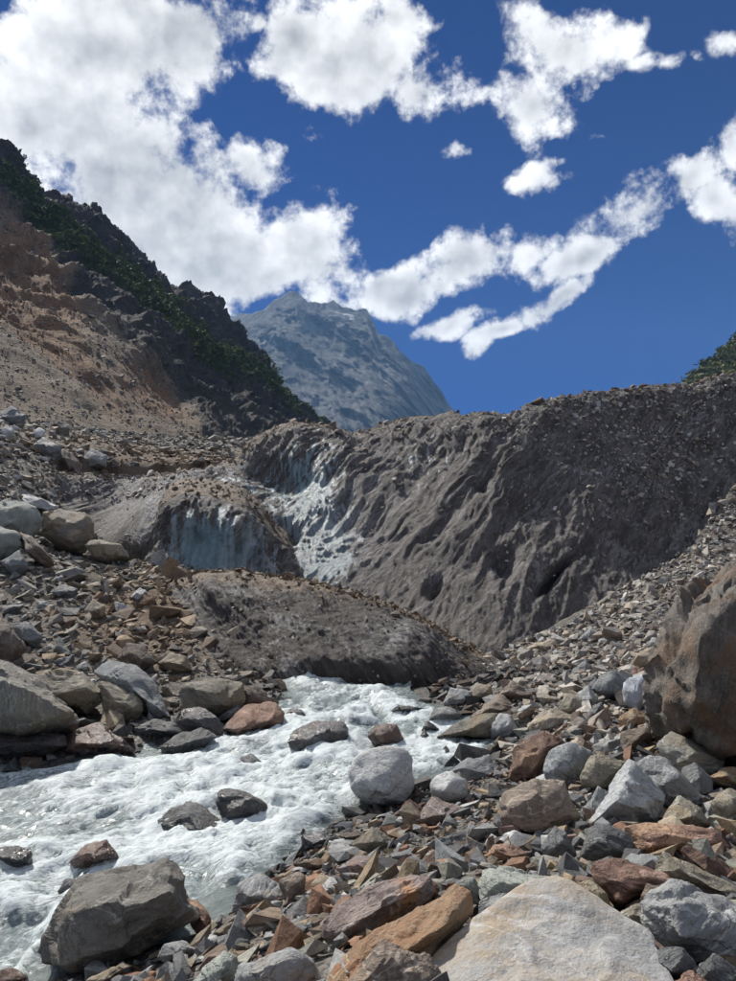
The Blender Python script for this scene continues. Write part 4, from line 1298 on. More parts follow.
R('flat_rock', 'rock', 'pale green slab behind the cream slab', 'green', [(480, 886), (489, 868), (512, 869), (537, 878), (562, 880), (596, 893), (560, 905), (523, 908), (484, 902)], base=(535, 915), lean=.9, tone=1.05)
R('rock', 'rock', 'layered grey rock under the pale green slab', 'slate', [(479, 902), (500, 895), (522, 896), (500, 916), (483, 924)], base=(498, 930), tone=1.5)
R('rock', 'rock', 'grey-green rock between the orange slab and the green slab', 'green', [(453, 886), (465, 879), (475, 878), (482, 891), (481, 906), (466, 902)], base=(470, 912), tone=.75)
R('flat_rock', 'rock', 'long flat grey slab lying on the near shore', 'grey', [(418, 852), (431, 843), (462, 831), (466, 840), (440, 851), (426, 856)], lean=.9, tone=.9)
R('stone', 'rock', 'bright white stone above the purple-red rock', 'white', [(496, 844), (505, 834), (514, 831), (525, 836), (521, 848), (508, 849)])
R('rock', 'rock', 'purple-red rock just below the bright white stone', 'rust', [(487, 857), (493, 845), (512, 844), (529, 855), (514, 864), (496, 863)], tone=1.4)
R('rock', 'rock', 'pale grey angular rock above the rust and purple boulder', 'grey', [(388, 880), (398, 869), (412, 865), (417, 876), (404, 882)], tone=1.3)
R('rock', 'rock', 'grey rock with a white top at the bottom edge', 'grey', [(236, 985), (243, 966), (265, 958), (290, 949), (300, 953), (312, 962), (322, 985), (318, 1005), (240, 1005)], [(252, 972), (292, 958), (280, 990)], base=(280, 1005), tone=1.15)
R('rock', 'rock', 'pale green-white wedge at the bottom edge beside the white-topped rock', 'green', [(188, 990), (205, 968), (224, 951), (238, 958), (240, 985), (225, 1000)], base=(215, 1000), tone=1.15)
R('rock', 'rock', 'thin tan slab in front of the large tilted slab boulder', 'tan', [(88, 982), (105, 972), (124, 962), (130, 967), (112, 980), (96, 990)], dy=-.1, tone=.9, lean=1.0)
R('rock', 'rock', 'square grey stone right of the large tilted slab boulder', 'grey', [(158, 958), (165, 944), (184, 941), (197, 950), (186, 962), (165, 964)], tone=1.0)
R('rock', 'rock', 'wet red rock in the bottom left corner', 'wetrust', [(-10, 975), (10, 968), (28, 976), (26, 990), (-10, 995)], tone=1.3)
R('rock', 'rock', 'long dark blade of rock lying by the white-topped rock', 'wet', [(258, 951), (275, 936), (296, 926), (303, 932), (290, 944), (268, 955)], tone=2.0, lean=.9)
# --- foreground right
R('boulder', 'boulder', 'blue-black glossy boulder in the middle of the right rubble', 'slate', [(582, 856), (586, 843), (588, 829), (604, 826), (626, 834), (636, 844), (635, 857), (612, 865), (590, 862)], k=26, tone=.85)
R('boulder', 'boulder', 'wide red-brown boulder right of the blue-black boulder', 'rust', [(628, 850), (627, 827), (645, 824), (664, 826), (688, 831), (713, 829), (728, 849), (700, 857), (666, 858), (636, 857)], [(665, 834), (690, 840), (648, 845), (710, 842)], tone=1.55)
R('rock', 'rock', 'rust-banded layered boulder above the big grey-tan boulder', 'rust', [(592, 865), (610, 861), (628, 862), (666, 874), (679, 885), (645, 889), (643, 901), (622, 910), (607, 903), (597, 889)], [(640, 878), (615, 880), (620, 898)], tone=1.3, bed=(0.2, -.3, 1))
R('flat_rock', 'rock', 'long brown slab sloping down to the right edge', 'olive', [(660, 866), (665, 855), (699, 871), (748, 893), (742, 908), (705, 892), (663, 882)], lean=.5, tone=1.0, base=(700, 905))
R('rock', 'rock', 'dark rust blade of rock lying on the long brown slab', 'rust', [(682, 853), (688, 848), (723, 867), (727, 883), (710, 876)], base=(712, 892), tone=.9)
R('boulder', 'boulder', 'big grey and tan boulder at the lower right edge', 'grey', [(640, 906), (655, 898), (668, 893), (673, 886), (699, 891), (721, 894), (745, 912), (765, 950), (750, 975), (688, 953), (662, 950), (650, 928)],
  [(672, 900), (700, 900), (735, 925), (680, 940)], tone=1.25, lean=.5, base=(700, 972))
R('rock', 'rock', 'dark square rock perched on the corner of the big grey and tan boulder', 'brown', [(641, 898), (647, 884), (670, 888), (668, 906), (644, 905)], base=(655, 925), tone=.9)
R('rock', 'rock', 'dark slate rock in the bottom right corner', 'slate', [(698, 965), (713, 955), (740, 974), (745, 1000), (700, 992)], base=(720, 1000), tone=.9)
R('rock', 'rock', 'dark triangular rock between the cream slab and the grey and tan boulder', 'slate', [(652, 958), (664, 950), (682, 949), (702, 976), (690, 985), (668, 978)], base=(680, 990), tone=.9)
R('rock', 'rock', 'small rust rock at the bottom edge beside the cream slab', 'rust', [(672, 980), (690, 972), (714, 985), (712, 1005), (676, 1005)], base=(690, 1005), tone=1.4)
R('rock', 'rock', 'olive rock wedged below the rust-banded boulder', 'olive', [(620, 914), (634, 905), (647, 906), (650, 921), (637, 933), (625, 926)], base=(636, 945))
R('rock', 'rock', 'grey stepped rock left of the blue-black boulder', 'slate', [(542, 846), (555, 827), (564, 831), (576, 856), (560, 860), (546, 856)], tone=1.3)
R('stone', 'rock', 'cream stone just left above the blue-black boulder', 'tan', [(569, 833), (577, 821), (594, 823), (588, 832), (577, 838)], tone=1.3)
R('rock', 'rock', 'olive slab edge showing behind the right side of the cream slab', 'olive', [(570, 890), (590, 880), (604, 892), (618, 915), (608, 918)], base=(600, 925))
R('rock', 'rock', 'small grey boulder tucked between the rust-banded boulder and the wide red-brown boulder', 'grey', [(634, 862), (640, 855), (660, 856), (662, 866), (650, 870)], tone=1.2)
# --- middle right
R('boulder', 'boulder', 'small pale blue-white block leaning against the giant boulder', 'white', [(622, 686), (630, 679), (647, 674), (650, 701), (638, 711), (627, 702)], [(636, 690), (642, 698)], tone=(.75, .8, .88))
R('boulder', 'boulder', 'round slate-grey boulder on the scree near the giant boulder', 'blue', [(591, 690), (600, 677), (612, 672), (627, 682), (625, 695), (606, 701)], k=26, tone=.75)
R('rock', 'rock', 'squat olive-tan rock on the scree', 'olive', [(558, 710), (565, 694), (577, 695), (588, 706), (581, 716), (562, 715)], tone=1.1)
R('rock', 'rock', 'flat pale tan rock above the dark rust boulder', 'tan', [(528, 726), (540, 714), (555, 708), (576, 719), (555, 732), (533, 733)], tone=1.15, lean=.7)
R('rock', 'rock', 'small dark slate rock on the scree between pale stones', 'slate', [(587, 714), (594, 706), (602, 703), (606, 716), (591, 723)], tone=.75)
R('rock', 'rock', 'pale rounded stone left of the round slate-grey boulder', 'pale', [(577, 694), (588, 686), (599, 700), (594, 711), (581, 708)], k=26, tone=.9)
R('rock', 'rock', 'rust-tan rock below the blue-white block', 'orange', [(618, 718), (634, 708), (650, 718), (647, 729), (623, 731)], tone=.9)
R('rock', 'rock', 'brown-grey block under the rust-tan rock', 'brown', [(621, 733), (647, 727), (655, 736), (640, 754), (622, 751)], tone=1.1)
R('rock', 'rock', 'blue-grey block between the round blue-grey boulder and the brown blocks', 'blue', [(592, 747), (605, 741), (621, 739), (625, 755), (600, 761)])
R('boulder', 'boulder', 'round blue-grey boulder in the middle of the right bank', 'blue', [(543, 766), (551, 751), (574, 743), (595, 755), (592, 780), (578, 791), (558, 790), (544, 779)], k=18, tone=1.15, rough=.8)
R('boulder', 'boulder', 'tan-edged block between the round blue-grey boulder and the white-ridged rock', 'olive', [(580, 777), (594, 755), (610, 758), (624, 763), (626, 774), (613, 793), (588, 789)], [(594, 764), (618, 770), (600, 785)], tone=1.05)
R('boulder', 'boulder', 'jagged grey rock with a bright white ridge', 'pale', [(590, 826), (608, 804), (620, 780), (629, 763), (638, 770), (667, 806), (664, 824), (632, 830), (594, 829)],
  [(629, 772, .6), (615, 803, 1.2), (640, 790, .9), (655, 812, .8)], tone=(.95, .98, 1.0), k=220, rough=1.3, pull=.45)
R('boulder', 'boulder', 'mottled grey boulder behind the white-ridged rock', 'grey', [(632, 766), (648, 759), (666, 762), (698, 796), (696, 806), (668, 810), (645, 795)], tone=1.2, base=(680, 812))
R('boulder', 'boulder', 'boulder half tan and half grey in front of the giant boulder', 'grey', [(657, 746), (672, 735), (699, 746), (725, 763), (714, 777), (688, 781), (664, 770)], tone=(1.25, 1.2, 1.05), base=(695, 785))
R('rock', 'rock', 'grey rock just below the half tan boulder', 'grey', [(682, 771), (694, 764), (711, 780), (712, 795), (698, 800), (685, 784)], tone=1.05)
R('flat_rock', 'rock', 'small orange slab at the right edge under the giant boulder', 'orange', [(709, 779), (721, 769), (748, 767), (748, 792), (722, 786)], tone=.95)
R('rock', 'rock', 'brown block at the right edge below the small orange slab', 'olive', [(711, 804), (729, 790), (750, 793), (750, 814), (723, 826)], tone=1.05)
R('rock', 'rock', 'grey pyramid rock right of the white-ridged rock', 'olive', [(664, 820), (678, 796), (702, 809), (711, 826), (690, 830), (668, 829)], tone=1.15)
R('rock', 'rock', 'small blue-grey upright stone left of the white-ridged rock', 'blue', [(580, 816), (598, 789), (612, 799), (601, 821), (585, 826)], tone=.9)
R('boulder', 'boulder', 'brown cube-like boulder below the dark rust boulder', 'brown', [(500, 820), (507, 793), (532, 781), (563, 784), (579, 818), (565, 832), (532, 841), (504, 834)], [(512, 808, .9), (545, 795, .8), (570, 815, .7), (535, 832, .9)], tone=1.25, k=220)
R('boulder', 'boulder', 'dark rust-red slanting boulder by the water on the right bank', 'rust', [(509, 775), (514, 750), (528, 740), (543, 732), (562, 743), (553, 762), (543, 778), (516, 784)], [(522, 758), (545, 748), (530, 775)], tone=.95, bed=(.8, -.3, .7), k=220)
R('stone', 'rock', 'white stone wedged under the dark rust-red boulder', 'white', [(530, 785), (536, 778), (546, 774), (553, 786), (542, 790)], tone=.95)
R('stone', 'rock', 'small white-grey stone at the right edge beside the giant boulder', 'pale', [(731, 740), (736, 722), (748, 728), (748, 750), (734, 750)], dy=-1.0)
# --- river right side
R('boulder', 'boulder', 'big pale grey boulder standing in the river', 'pale', [(350, 776), (360, 760), (384, 753), (402, 754), (410, 767), (412, 790), (400, 807), (374, 806), (355, 792)], [(372, 768, .7), (395, 765, .7), (385, 793, 1.0), (362, 785, .9)], k=26, tone=1.1, rough=.8, lean=.3, water=True)
R('rock', 'rock', 'round white boulder at the near shore of the river', 'pale', [(431, 788), (437, 779), (450, 773), (466, 784), (465, 797), (448, 803), (435, 797)], k=18, tone=1.2, rough=.6, water=True)
R('rock', 'rock', 'low grey rock beside the round white boulder', 'blue', [(450, 774), (469, 761), (488, 758), (501, 777), (486, 783), (466, 785)], lean=.7, tone=.85, water=True)
R('rock', 'rock', 'striped dark brown rock in the upper rapids', 'wetrust', [(370, 738), (376, 727), (395, 727), (403, 744), (390, 750), (376, 746)], tone=1.0, water=True)
R('rock', 'rock', 'pointed dark rock right of the striped brown rock', 'wet', [(417, 743), (424, 730), (432, 743)], tone=1.8, water=True)
R('flat_rock', 'rock', 'long low brown slab reaching into the river from the right bank', 'olive', [(442, 737), (461, 724), (480, 718), (495, 716), (500, 730), (490, 739)], lean=.8, tone=.8, water=True)
R('rock', 'rock', 'pale round-shouldered rock at the end of the long low slab', 'pale', [(490, 730), (499, 714), (510, 715), (520, 731), (512, 739), (493, 739)], k=26, tone=.95)
R('rock', 'rock', 'tan-brown flat rock above the long low slab', 'brown', [(470, 719), (486, 705), (501, 694), (517, 710), (503, 719)], lean=.8, tone=1.25)
R('rock', 'rock', 'pale flat rock at the waterline of the river head', 'pale', [(430, 720), (436, 710), (448, 708), (460, 713), (459, 722)], tone=.75, water=True)
R('rock', 'rock', 'light grey blocky rock among rubble at the river head', 'grey', [(443, 703), (450, 688), (472, 693), (470, 705), (448, 711)], tone=1.35)
R('rock', 'rock', 'tan upright rock beside the light grey blocky rock', 'tan', [(469, 703), (477, 684), (491, 686), (493, 702)], tone=.9)
R('rock', 'rock', 'brown wedge rock on the scree above the flat tan-brown rock', 'brown', [(498, 696), (512, 681), (534, 695), (521, 703)], tone=1.1)
R('stone', 'rock', 'small dark rock by the water below the pale flat rock', 'wet', [(422, 731), (427, 721), (439, 730)], tone=2.0, water=True)
R('rock', 'rock', 'small black rock awash between the striped rock and the low slab', 'wet', [(438, 756), (446, 747), (454, 756)], tone=1.8, water=True)
R('rock', 'rock', 'foamy rock behind the big pale grey boulder', 'slate', [(408, 769), (416, 761), (428, 763), (430, 771)], tone=.9, water=True)
R('rock', 'rock', 'chocolate-brown triangular rock on the near shore', 'rust', [(394, 815), (409, 800), (426, 812), (410, 822)], tone=.8)
R('rock', 'rock', 'pinkish-brown slab beside the chocolate-brown triangular rock', 'purple', [(415, 822), (433, 798), (461, 809), (454, 822), (434, 826)], lean=.8, tone=1.05)
R('rock', 'rock', 'flat dark slab at the cave mouth of the ice tongue', 'slate', [(392, 712), (400, 706), (425, 709), (424, 714)], tone=1.0, water=True)
R('rock', 'rock', 'small dark rock at the river head below the rust-pink rock', 'wet', [(284, 722), (290, 710), (302, 712), (308, 720), (296, 724)], tone=2.2, water=True)
# --- left bank upper
R('boulder', 'boulder', 'square tan boulder below the ice bowl on the left slope', 'tan', [(39, 534), (45, 515), (59, 511), (87, 516), (93, 525), (89, 542), (76, 550), (59, 545)], [(55, 522), (82, 524), (70, 540)], base=(68, 556), tone=.85, k=220)
R('rock', 'rock', 'flat tan rock right of the square tan boulder', 'tan', [(85, 546), (95, 539), (121, 545), (127, 557), (108, 562), (95, 557)], base=(108, 566), tone=.85)
R('rock', 'rock', 'small diamond-shaped tan stone in the left rubble slope', 'tan', [(85, 611), (93, 599), (106, 607), (101, 617), (90, 620)], tone=.9)
R('rock', 'rock', 'dark brown boulder stuck in earthy debris of the left slope', 'brown', [(118, 659), (127, 644), (144, 646), (156, 662), (140, 674), (127, 669)], tone=.6)
R('rock', 'rock', 'ochre rock in the brown debris near the ice tongue', 'tan', [(158, 664), (171, 653), (186, 657), (192, 671), (168, 674)], tone=.75)
R('boulder', 'boulder', 'pale green-grey boulder high at the left edge', 'green', [(-20, 516), (0, 508), (16, 500), (35, 509), (42, 522), (28, 536), (-10, 535)], base=(15, 545), tone=.85)
R('flat_rock', 'rock', 'thin pale slab lying atop the pale green-grey boulder', 'pale', [(9, 496), (27, 494), (58, 506), (52, 511), (34, 507)], base=(40, 522), tone=.95, lean=.8)
R('boulder', 'boulder', 'brown-shadowed pale block at the left edge beside a diagonal slab', 'green', [(-15, 530), (0, 528), (19, 533), (23, 548), (6, 558), (-15, 556)], base=(8, 566), tone=.75)
R('flat_rock', 'rock', 'brown slab slanting down from the pale block on the left slope', 'brown', [(19, 532), (30, 536), (53, 561), (43, 566), (24, 551)], base=(42, 572), tone=.9)
R('rock', 'rock', 'blue-grey rock below the slanting brown slab', 'blue', [(2, 562), (19, 551), (29, 569), (13, 577)], tone=.75)
R('stone', 'rock', 'round white stone high on the debris slope', 'white', [(32, 434), (39, 427), (46, 431), (42, 439), (35, 439)], k=18)
R('rock', 'rock', 'light round stone at the left edge of the debris slope', 'pale', [(0, 432), (6, 425), (13, 429), (14, 437), (5, 440)], k=18)
R('boulder', 'boulder', 'brown boulder at the lip of the ice bowl', 'brown', [(52, 462), (64, 449), (82, 465), (80, 473), (62, 473)], base=(66, 476), tone=.9)
R('rock', 'rock', 'slate block with a bright top edge on the debris slope', 'slate', [(34, 446), (43, 437), (62, 449), (54, 457), (40, 455)], tone=1.1)
R('rock', 'rock', 'grey-white rock at the lip of the ice bowl', 'grey', [(80, 461), (92, 449), (107, 456), (104, 465), (88, 467)], tone=1.2)
R('boulder', 'boulder', 'blue-grey block at the top left edge of the debris slope', 'blue', [(-5, 422), (2, 412), (12, 407), (26, 416), (20, 427)], tone=.75)
R('rock', 'rock', 'blue-grey rock in the middle of the left rubble slope', 'blue', [(14, 628), (27, 621), (43, 638), (31, 647), (18, 642)], tone=.75)
R('rock', 'rock', 'green-grey wedge rock low in the left rubble slope', 'green', [(53, 650), (59, 637), (72, 655), (62, 660)], tone=.7)
R('boulder', 'boulder', 'brown boulder at the left edge above the big slab boulder', 'brown', [(-25, 630), (0, 620), (11, 627), (25, 650), (8, 662), (-25, 660)], base=(5, 668), tone=.85)
R('rock', 'rock', 'dark flat rock in the left rubble above the diamond-shaped stone', 'slate', [(50, 592), (62, 584), (78, 590), (72, 599), (56, 599)], tone=.9)
R('rock', 'rock', 'pale flat stone on the left rubble near the brown debris', 'pale', [(130, 597), (140, 588), (146, 591), (138, 600)], tone=.9, lean=.8)
# --- right scree
R('rock', 'rock', 'pale slab on the scree against the ice wall', 'tan', [(524, 652), (535, 644), (553, 640), (558, 644), (540, 653)], tone=1.2, lean=.8)
R('rock', 'rock', 'blue square stone on the scree below the ice wall', 'blue', [(579, 640), (590, 628), (599, 633), (590, 642)], tone=1.1)
R('rock', 'rock', 'tan rock on the scree left of the giant boulder', 'tan', [(632, 664), (640, 652), (658, 646), (655, 662), (642, 672)], tone=.95)
R('rock', 'rock', 'flat grey-white rock beside the giant boulder', 'pale', [(648, 647), (652, 638), (668, 638), (663, 650)], tone=.8)
R('rock', 'rock', 'rust-red stone above the blue-white block', 'rust', [(630, 682), (633, 668), (644, 668), (646, 677)], dy=.2, tone=1.2)
print('hero rocks', len(ROCK_SPOTS))

# ------------------------------------------------------------------ loose rocks, one object each, on shared meshes
PROTO = []
for i in range(26):
    r_ = np.random.default_rng(900 + i)
    n = r_.integers(9, 14)
    p = r_.uniform(-1, 1, (n, 3))
    p /= np.abs(p).max(1, keepdims=True) ** 0.55
    p *= np.array([1.0, r_.uniform(0.6, 0.95), r_.uniform(0.32, 0.75)])
    V, F, size = rock_from_points(p, 4, r_.uniform(90, 220), 1.1, (0.1, 0.2, 1.0), seed=i * 1.7)
    V = V - V.mean(0)
    V /= np.ptp(V[:, 0])
    PROTO.append((V, F))
PROTO_MESH = {}


def proto_mesh(i):
    if i not in PROTO_MESH:
        me = make_mesh('rock', *PROTO[i])
        me.set_sharp_from_angle(angle=math.radians(38))
        me.materials.append(RM['grey'])
        PROTO_MESH[i] = me
    return PROTO_MESH[i]


def slope_normal(x, y):
    e = 0.3
    dzx = (ground_h(np.array([x + e]), np.array([y]))[0] - ground_h(np.array([x - e]), np.array([y]))[0]) / (2 * e)
    dzy = (ground_h(np.array([x]), np.array([y + e]))[0] - ground_h(np.array([x]), np.array([y - e]))[0]) / (2 * e)
    n = Vector((-dzx, -dzy, 1.0))
    n.normalize()
    return n


WORD = {'grey': 'grey', 'pale': 'pale grey', 'blue': 'blue-grey', 'slate': 'dark slate', 'rust': 'rust-brown', 'tan': 'tan', 'brown': 'brown', 'olive': 'olive-grey', 'white': 'white', 'green': 'green-grey', 'purple': 'purple-brown', 'wet': 'wet black'}
# zone: polygon in photo px that is laid on the ground, number, size range in px, colours, wording
ZONES = [
    ([(330, 850), (420, 815), (500, 800), (520, 850), (480, 880), (420, 880), (340, 880)], 26, (12, 30), ['grey', 'slate', 'brown', 'pale', 'tan', 'rust', 'purple'], 'on the near shore left of the brown cube-like boulder'),
    ([(200, 940), (260, 920), (330, 890), (330, 950), (290, 975), (180, 985)], 26, (11, 26), ['grey', 'slate', 'brown', 'tan', 'pale', 'olive'], 'between the shallows and the rust and purple boulder'),
    ([(540, 840), (620, 820), (736, 820), (736, 870), (600, 880), (520, 880)], 22, (12, 28), ['rust', 'brown', 'slate', 'grey', 'tan', 'purple'], 'in the rubble round the wide red-brown boulder'),
    ([(510, 730), (600, 720), (650, 740), (660, 800), (560, 800), (500, 780)], 20, (10, 24), ['grey', 'olive', 'tan', 'blue', 'brown', 'slate'], 'in the rubble round the round blue-grey boulder'),
    ([(440, 700), (520, 680), (640, 650), (640, 720), (540, 735), (460, 730)], 24, (10, 20), ['tan', 'grey', 'pale', 'brown', 'olive'], 'on the lower scree beside the river head'),
    ([(500, 670), (600, 640), (690, 590), (736, 570), (680, 620), (640, 660), (560, 690)], 14, (9, 16), ['tan', 'grey', 'pale', 'brown'], 'on the upper scree below the ice wall'),
    ([(0, 560), (100, 570), (150, 640), (100, 680), (0, 660)], 30, (10, 22), ['grey', 'olive', 'blue', 'slate', 'brown', 'pale'], 'in the rubble of the lower left slope'),
    ([(0, 470), (55, 480), (90, 560), (0, 560)], 12, (9, 22), ['grey', 'green', 'olive', 'pale', 'brown'], 'round the square tan boulder on the upper left slope'),
    ([(0, 420), (60, 440), (150, 470), (60, 465), (0, 460)], 14, (6, 13), ['grey', 'slate', 'pale', 'brown', 'tan'], 'on the debris above the ice bowl'),
    ([(60, 700), (150, 715), (170, 730), (70, 735)], 7, (8, 18), ['slate', 'brown', 'grey', 'wet'], 'at the left water edge between the bank boulders'),
    ([(620, 900), (736, 870), (736, 981), (680, 990), (600, 940)], 14, (12, 28), ['slate', 'olive', 'brown', 'rust', 'grey'], 'in the gaps round the big grey and tan boulder'),
    ([(400, 800), (480, 775), (500, 800), (440, 820)], 8, (9, 20), ['grey', 'slate', 'rust', 'brown'], 'at the near waterline by the round white boulder'),
]
SAME = {}
for zi, (poly, cnt, (s0, s1), cols, words_) in enumerate(ZONES):
    r_ = np.random.default_rng(4000 + zi)
    P = np.array(poly, float)
    placed = tries = 0
    while placed < cnt and tries < 1500:
        tries += 1
        px, py = r_.uniform(P[:, 0].min(), P[:, 0].max()), r_.uniform(P[:, 1].min(), P[:, 1].max())
        if not in_poly(np.array([px]), np.array([py]), poly)[0]:
            continue
        g = ray_ground(px, py)
        wpx = s0 + (s1 - s0) * r_.random() ** 1.8
        w = wpx * g[1] / FPX
        if any((g[0] - a) ** 2 + (g[1] - b) ** 2 < (c * 0.8 + w * 0.42) ** 2 for a, b, c in ROCK_SPOTS):
            continue
        mat = cols[placed % len(cols)]
        me = proto_mesh(int(r_.integers(len(PROTO))))
        o = bpy.data.objects.new('rock', me)
        COL.objects.link(o)
        o.material_slots[0].link = 'OBJECT'
        o.material_slots[0].material = RM[mat]
        ROCK_SPOTS.append((g[0], g[1], w * 0.5))
        n = slope_normal(g[0], g[1]) + Vector(r_.normal(size=3) * 0.28)
        q = n.to_track_quat('Z', 'Y') @ Vector((0, 0, 1)).to_track_quat('Z', 'Y') @ Matrix.Rotation(r_.uniform(0, 6.28), 3, 'Z').to_quaternion()
        o.rotation_mode = 'QUATERNION'
        o.rotation_quaternion = q
        o.location = (g[0], g[1], ground_h(np.array([g[0]]), np.array([g[1]]))[0] + 0.13 * w)
        o.scale = (w, w * r_.uniform(.8, 1.2), w * r_.uniform(0.8, 1.35))
        t = r_.uniform(0.75, 1.2)
        o.color = (t, t, t, 1)
        o['category'] = 'rock'
        o['label'] = f'loose {WORD[mat]} rock ' + words_
        o['group'] = f'loose {WORD[mat]} rocks ' + words_
        SAME.setdefault(o['label'], []).append((o.location.x / o.location.y, o))
        placed += 1

ORD = ['second', 'third', 'fourth', 'fifth', 'sixth']
for lab, lst in SAME.items():
    lst.sort(key=lambda t: t[0])
    for i, (_, o) in enumerate(lst):
        if len(lst) > 1:
            o['label'] = ('leftmost ' if i == 0 else 'rightmost ' if i == len(lst) - 1 else ORD[i - 1] + '-from-left ') + lab

# ------------------------------------------------------------------ rubble: stones past counting
def stone_templates(n, seed):
    out = []
    r_ = np.random.default_rng(seed)
    for i in range(n):
        k = r_.integers(8, 13)
        p = r_.uniform(-1, 1, (k, 3))
        p /= np.abs(p).max(1, keepdims=True) ** 0.6
        p *= np.array([1.0, r_.uniform(0.5, 0.9), r_.uniform(0.25, 0.65)])
        b = bmesh.new()
        for q in p:
            b.verts.new(q)
        h = bmesh.ops.convex_hull(b, input=b.verts[:])
        bmesh.ops.delete(b, geom=[v for v in b.verts if not v.link_faces], context='VERTS')
        bmesh.ops.triangulate(b, faces=b.faces[:])
        b.verts.index_update()
        b.normal_update()
        V = np.array([v.co[:] for v in b.verts])
        F = np.array([[v.index for v in f.verts] for f in b.faces])
        b.free()
        V -= V.mean(0)
        V /= max(np.ptp(V[:, 0]), np.ptp(V[:, 1]))
        out.append((V, F))
    return out


TPL = stone_templates(48, 77)


def rand_rot(n, r_, tilt=0.5, normals=None):
    z = np.tile([0, 0, 1.0], (n, 1)) if normals is None else normals.copy()
    z = z + r_.normal(size=(n, 3)) * tilt
    z /= np.linalg.norm(z, axis=1, keepdims=True)
    a = r_.normal(size=(n, 3))
    a -= (a * z).sum(1, keepdims=True) * z
    a /= np.linalg.norm(a, axis=1, keepdims=True)
    return np.stack([a, np.cross(z, a), z], -1)        # columns


def stones_mesh(name, pos, size, cols, r_, tilt=0.5, normals=None, lift=0.15):
    n = len(pos)
    Rm = rand_rot(n, r_, tilt, normals)
    ti = r_.integers(len(TPL), size=n)
    Vs, Fs, Cs, off = [], [], [], 0
    for t, (TV, TF) in enumerate(TPL):
        ii = np.nonzero(ti == t)[0]
        if not len(ii):
            continue
        sc3 = size[ii, None] * np.stack([r_.uniform(.8, 1.2, len(ii)), r_.uniform(.8, 1.2, len(ii)), r_.uniform(.8, 1.5, len(ii))], -1)
        v = TV[None] * sc3[:, None, :]
        v = np.einsum('nij,nkj->nki', Rm[ii], v) + pos[ii][:, None, :] + np.array([0, 0, 1.0]) * (lift * size[ii])[:, None, None]
        f = TF[None] + (np.arange(len(ii)) * len(TV))[:, None, None] + off
        off += len(ii) * len(TV)
        Vs.append(v.reshape(-1, 3))
        Fs.append(f.reshape(-1, 3))
        Cs.append(np.repeat(cols[ii], len(TV), 0))
    me = make_mesh(name, np.concatenate(Vs), np.concatenate(Fs), False)
    add_attr(me, 'col', np.concatenate(Cs))
    return me


PAL = {
    'mix': [(0.23, 0.235, 0.235), (0.15, 0.155, 0.16), (0.30, 0.255, 0.19), (0.20, 0.15, 0.11), (0.24, 0.135, 0.085), (0.38, 0.385, 0.38), (0.21, 0.225, 0.23), (0.09, 0.09, 0.092), (0.29, 0.29, 0.25), (0.32, 0.25, 0.16), (.17, .12, .10)],
    'scree': [(0.31, 0.285, 0.25), (0.39, 0.36, 0.315), (0.25, 0.235, 0.215), (0.46, 0.44, 0.41), (0.33, 0.335, 0.33), (0.22, 0.175, 0.14), (0.35, 0.30, 0.24)],
    'left': [(0.22, 0.205, 0.18), (0.30, 0.285, 0.255), (0.16, 0.145, 0.125), (0.24, 0.24, 0.23), (0.19, 0.15, 0.11), (0.34, 0.335, 0.31), (0.13, 0.12, 0.11), (.26, .22, .16)],
    'earth': [(0.21, 0.145, 0.09), (0.28, 0.205, 0.13), (0.15, 0.105, 0.07), (0.25, 0.215, 0.17), (.32, .25, .17)],
    'wet': [(0.05, 0.05, 0.048), (0.09, 0.085, 0.08), (0.08, 0.055, 0.04), (0.13, 0.13, 0.125)],
}


def pick(pal, n, r_):
    A = np.array(PAL[pal])
    return A[r_.integers(len(A), size=n)] * r_.uniform(0.7, 1.25, (n, 1))


def scatter(poly_xy, n, s_mean, s_sig, pal, r_, smax=9, wetband=True):
    P = np.array(poly_xy)
    X = r_.uniform(P[:, 0].min(), P[:, 0].max(), n * 3)
    Y = r_.uniform(P[:, 1].min(), P[:, 1].max(), n * 3)
    k = in_poly(X, Y, poly_xy) & ~in_poly(X, Y, FOOT)
    X, Y = X[k][:n], Y[k][:n]
    Z = ground_h(X, Y, True)
    hw = Z - (W0 + WS * Y)
    keep = (hw > -0.10) | (Y > 17)
    X, Y, Z, hw = X[keep], Y[keep], Z[keep], hw[keep]
    m = len(X)
    S = np.minimum(s_mean * np.exp(r_.normal(size=m) * s_sig), smax)
    C = pick(pal, m, r_)
    bm = brown_mask(X, Y)
    e = r_.random(m) < bm
    C[e] = pick('earth', e.sum(), r_)
    wt = (hw < 0.12) & (Y < 17)
    C[wt] = pick('wet', wt.sum(), r_)
    e_ = 0.25
    nx = -(ground_h(X + e_, Y) - ground_h(X - e_, Y)) / (2 * e_)
    ny = -(ground_h(X, Y + e_) - ground_h(X, Y - e_)) / (2 * e_)
    N = np.stack([np.clip(nx, -1.2, 1.2), np.clip(ny, -1.2, 1.2), np.ones(m)], -1)
    return np.stack([X, Y, Z], -1), S, C, N


def patch(pts):
    return [tuple(at(px, py, Y)[:2]) for px, py, Y in pts]


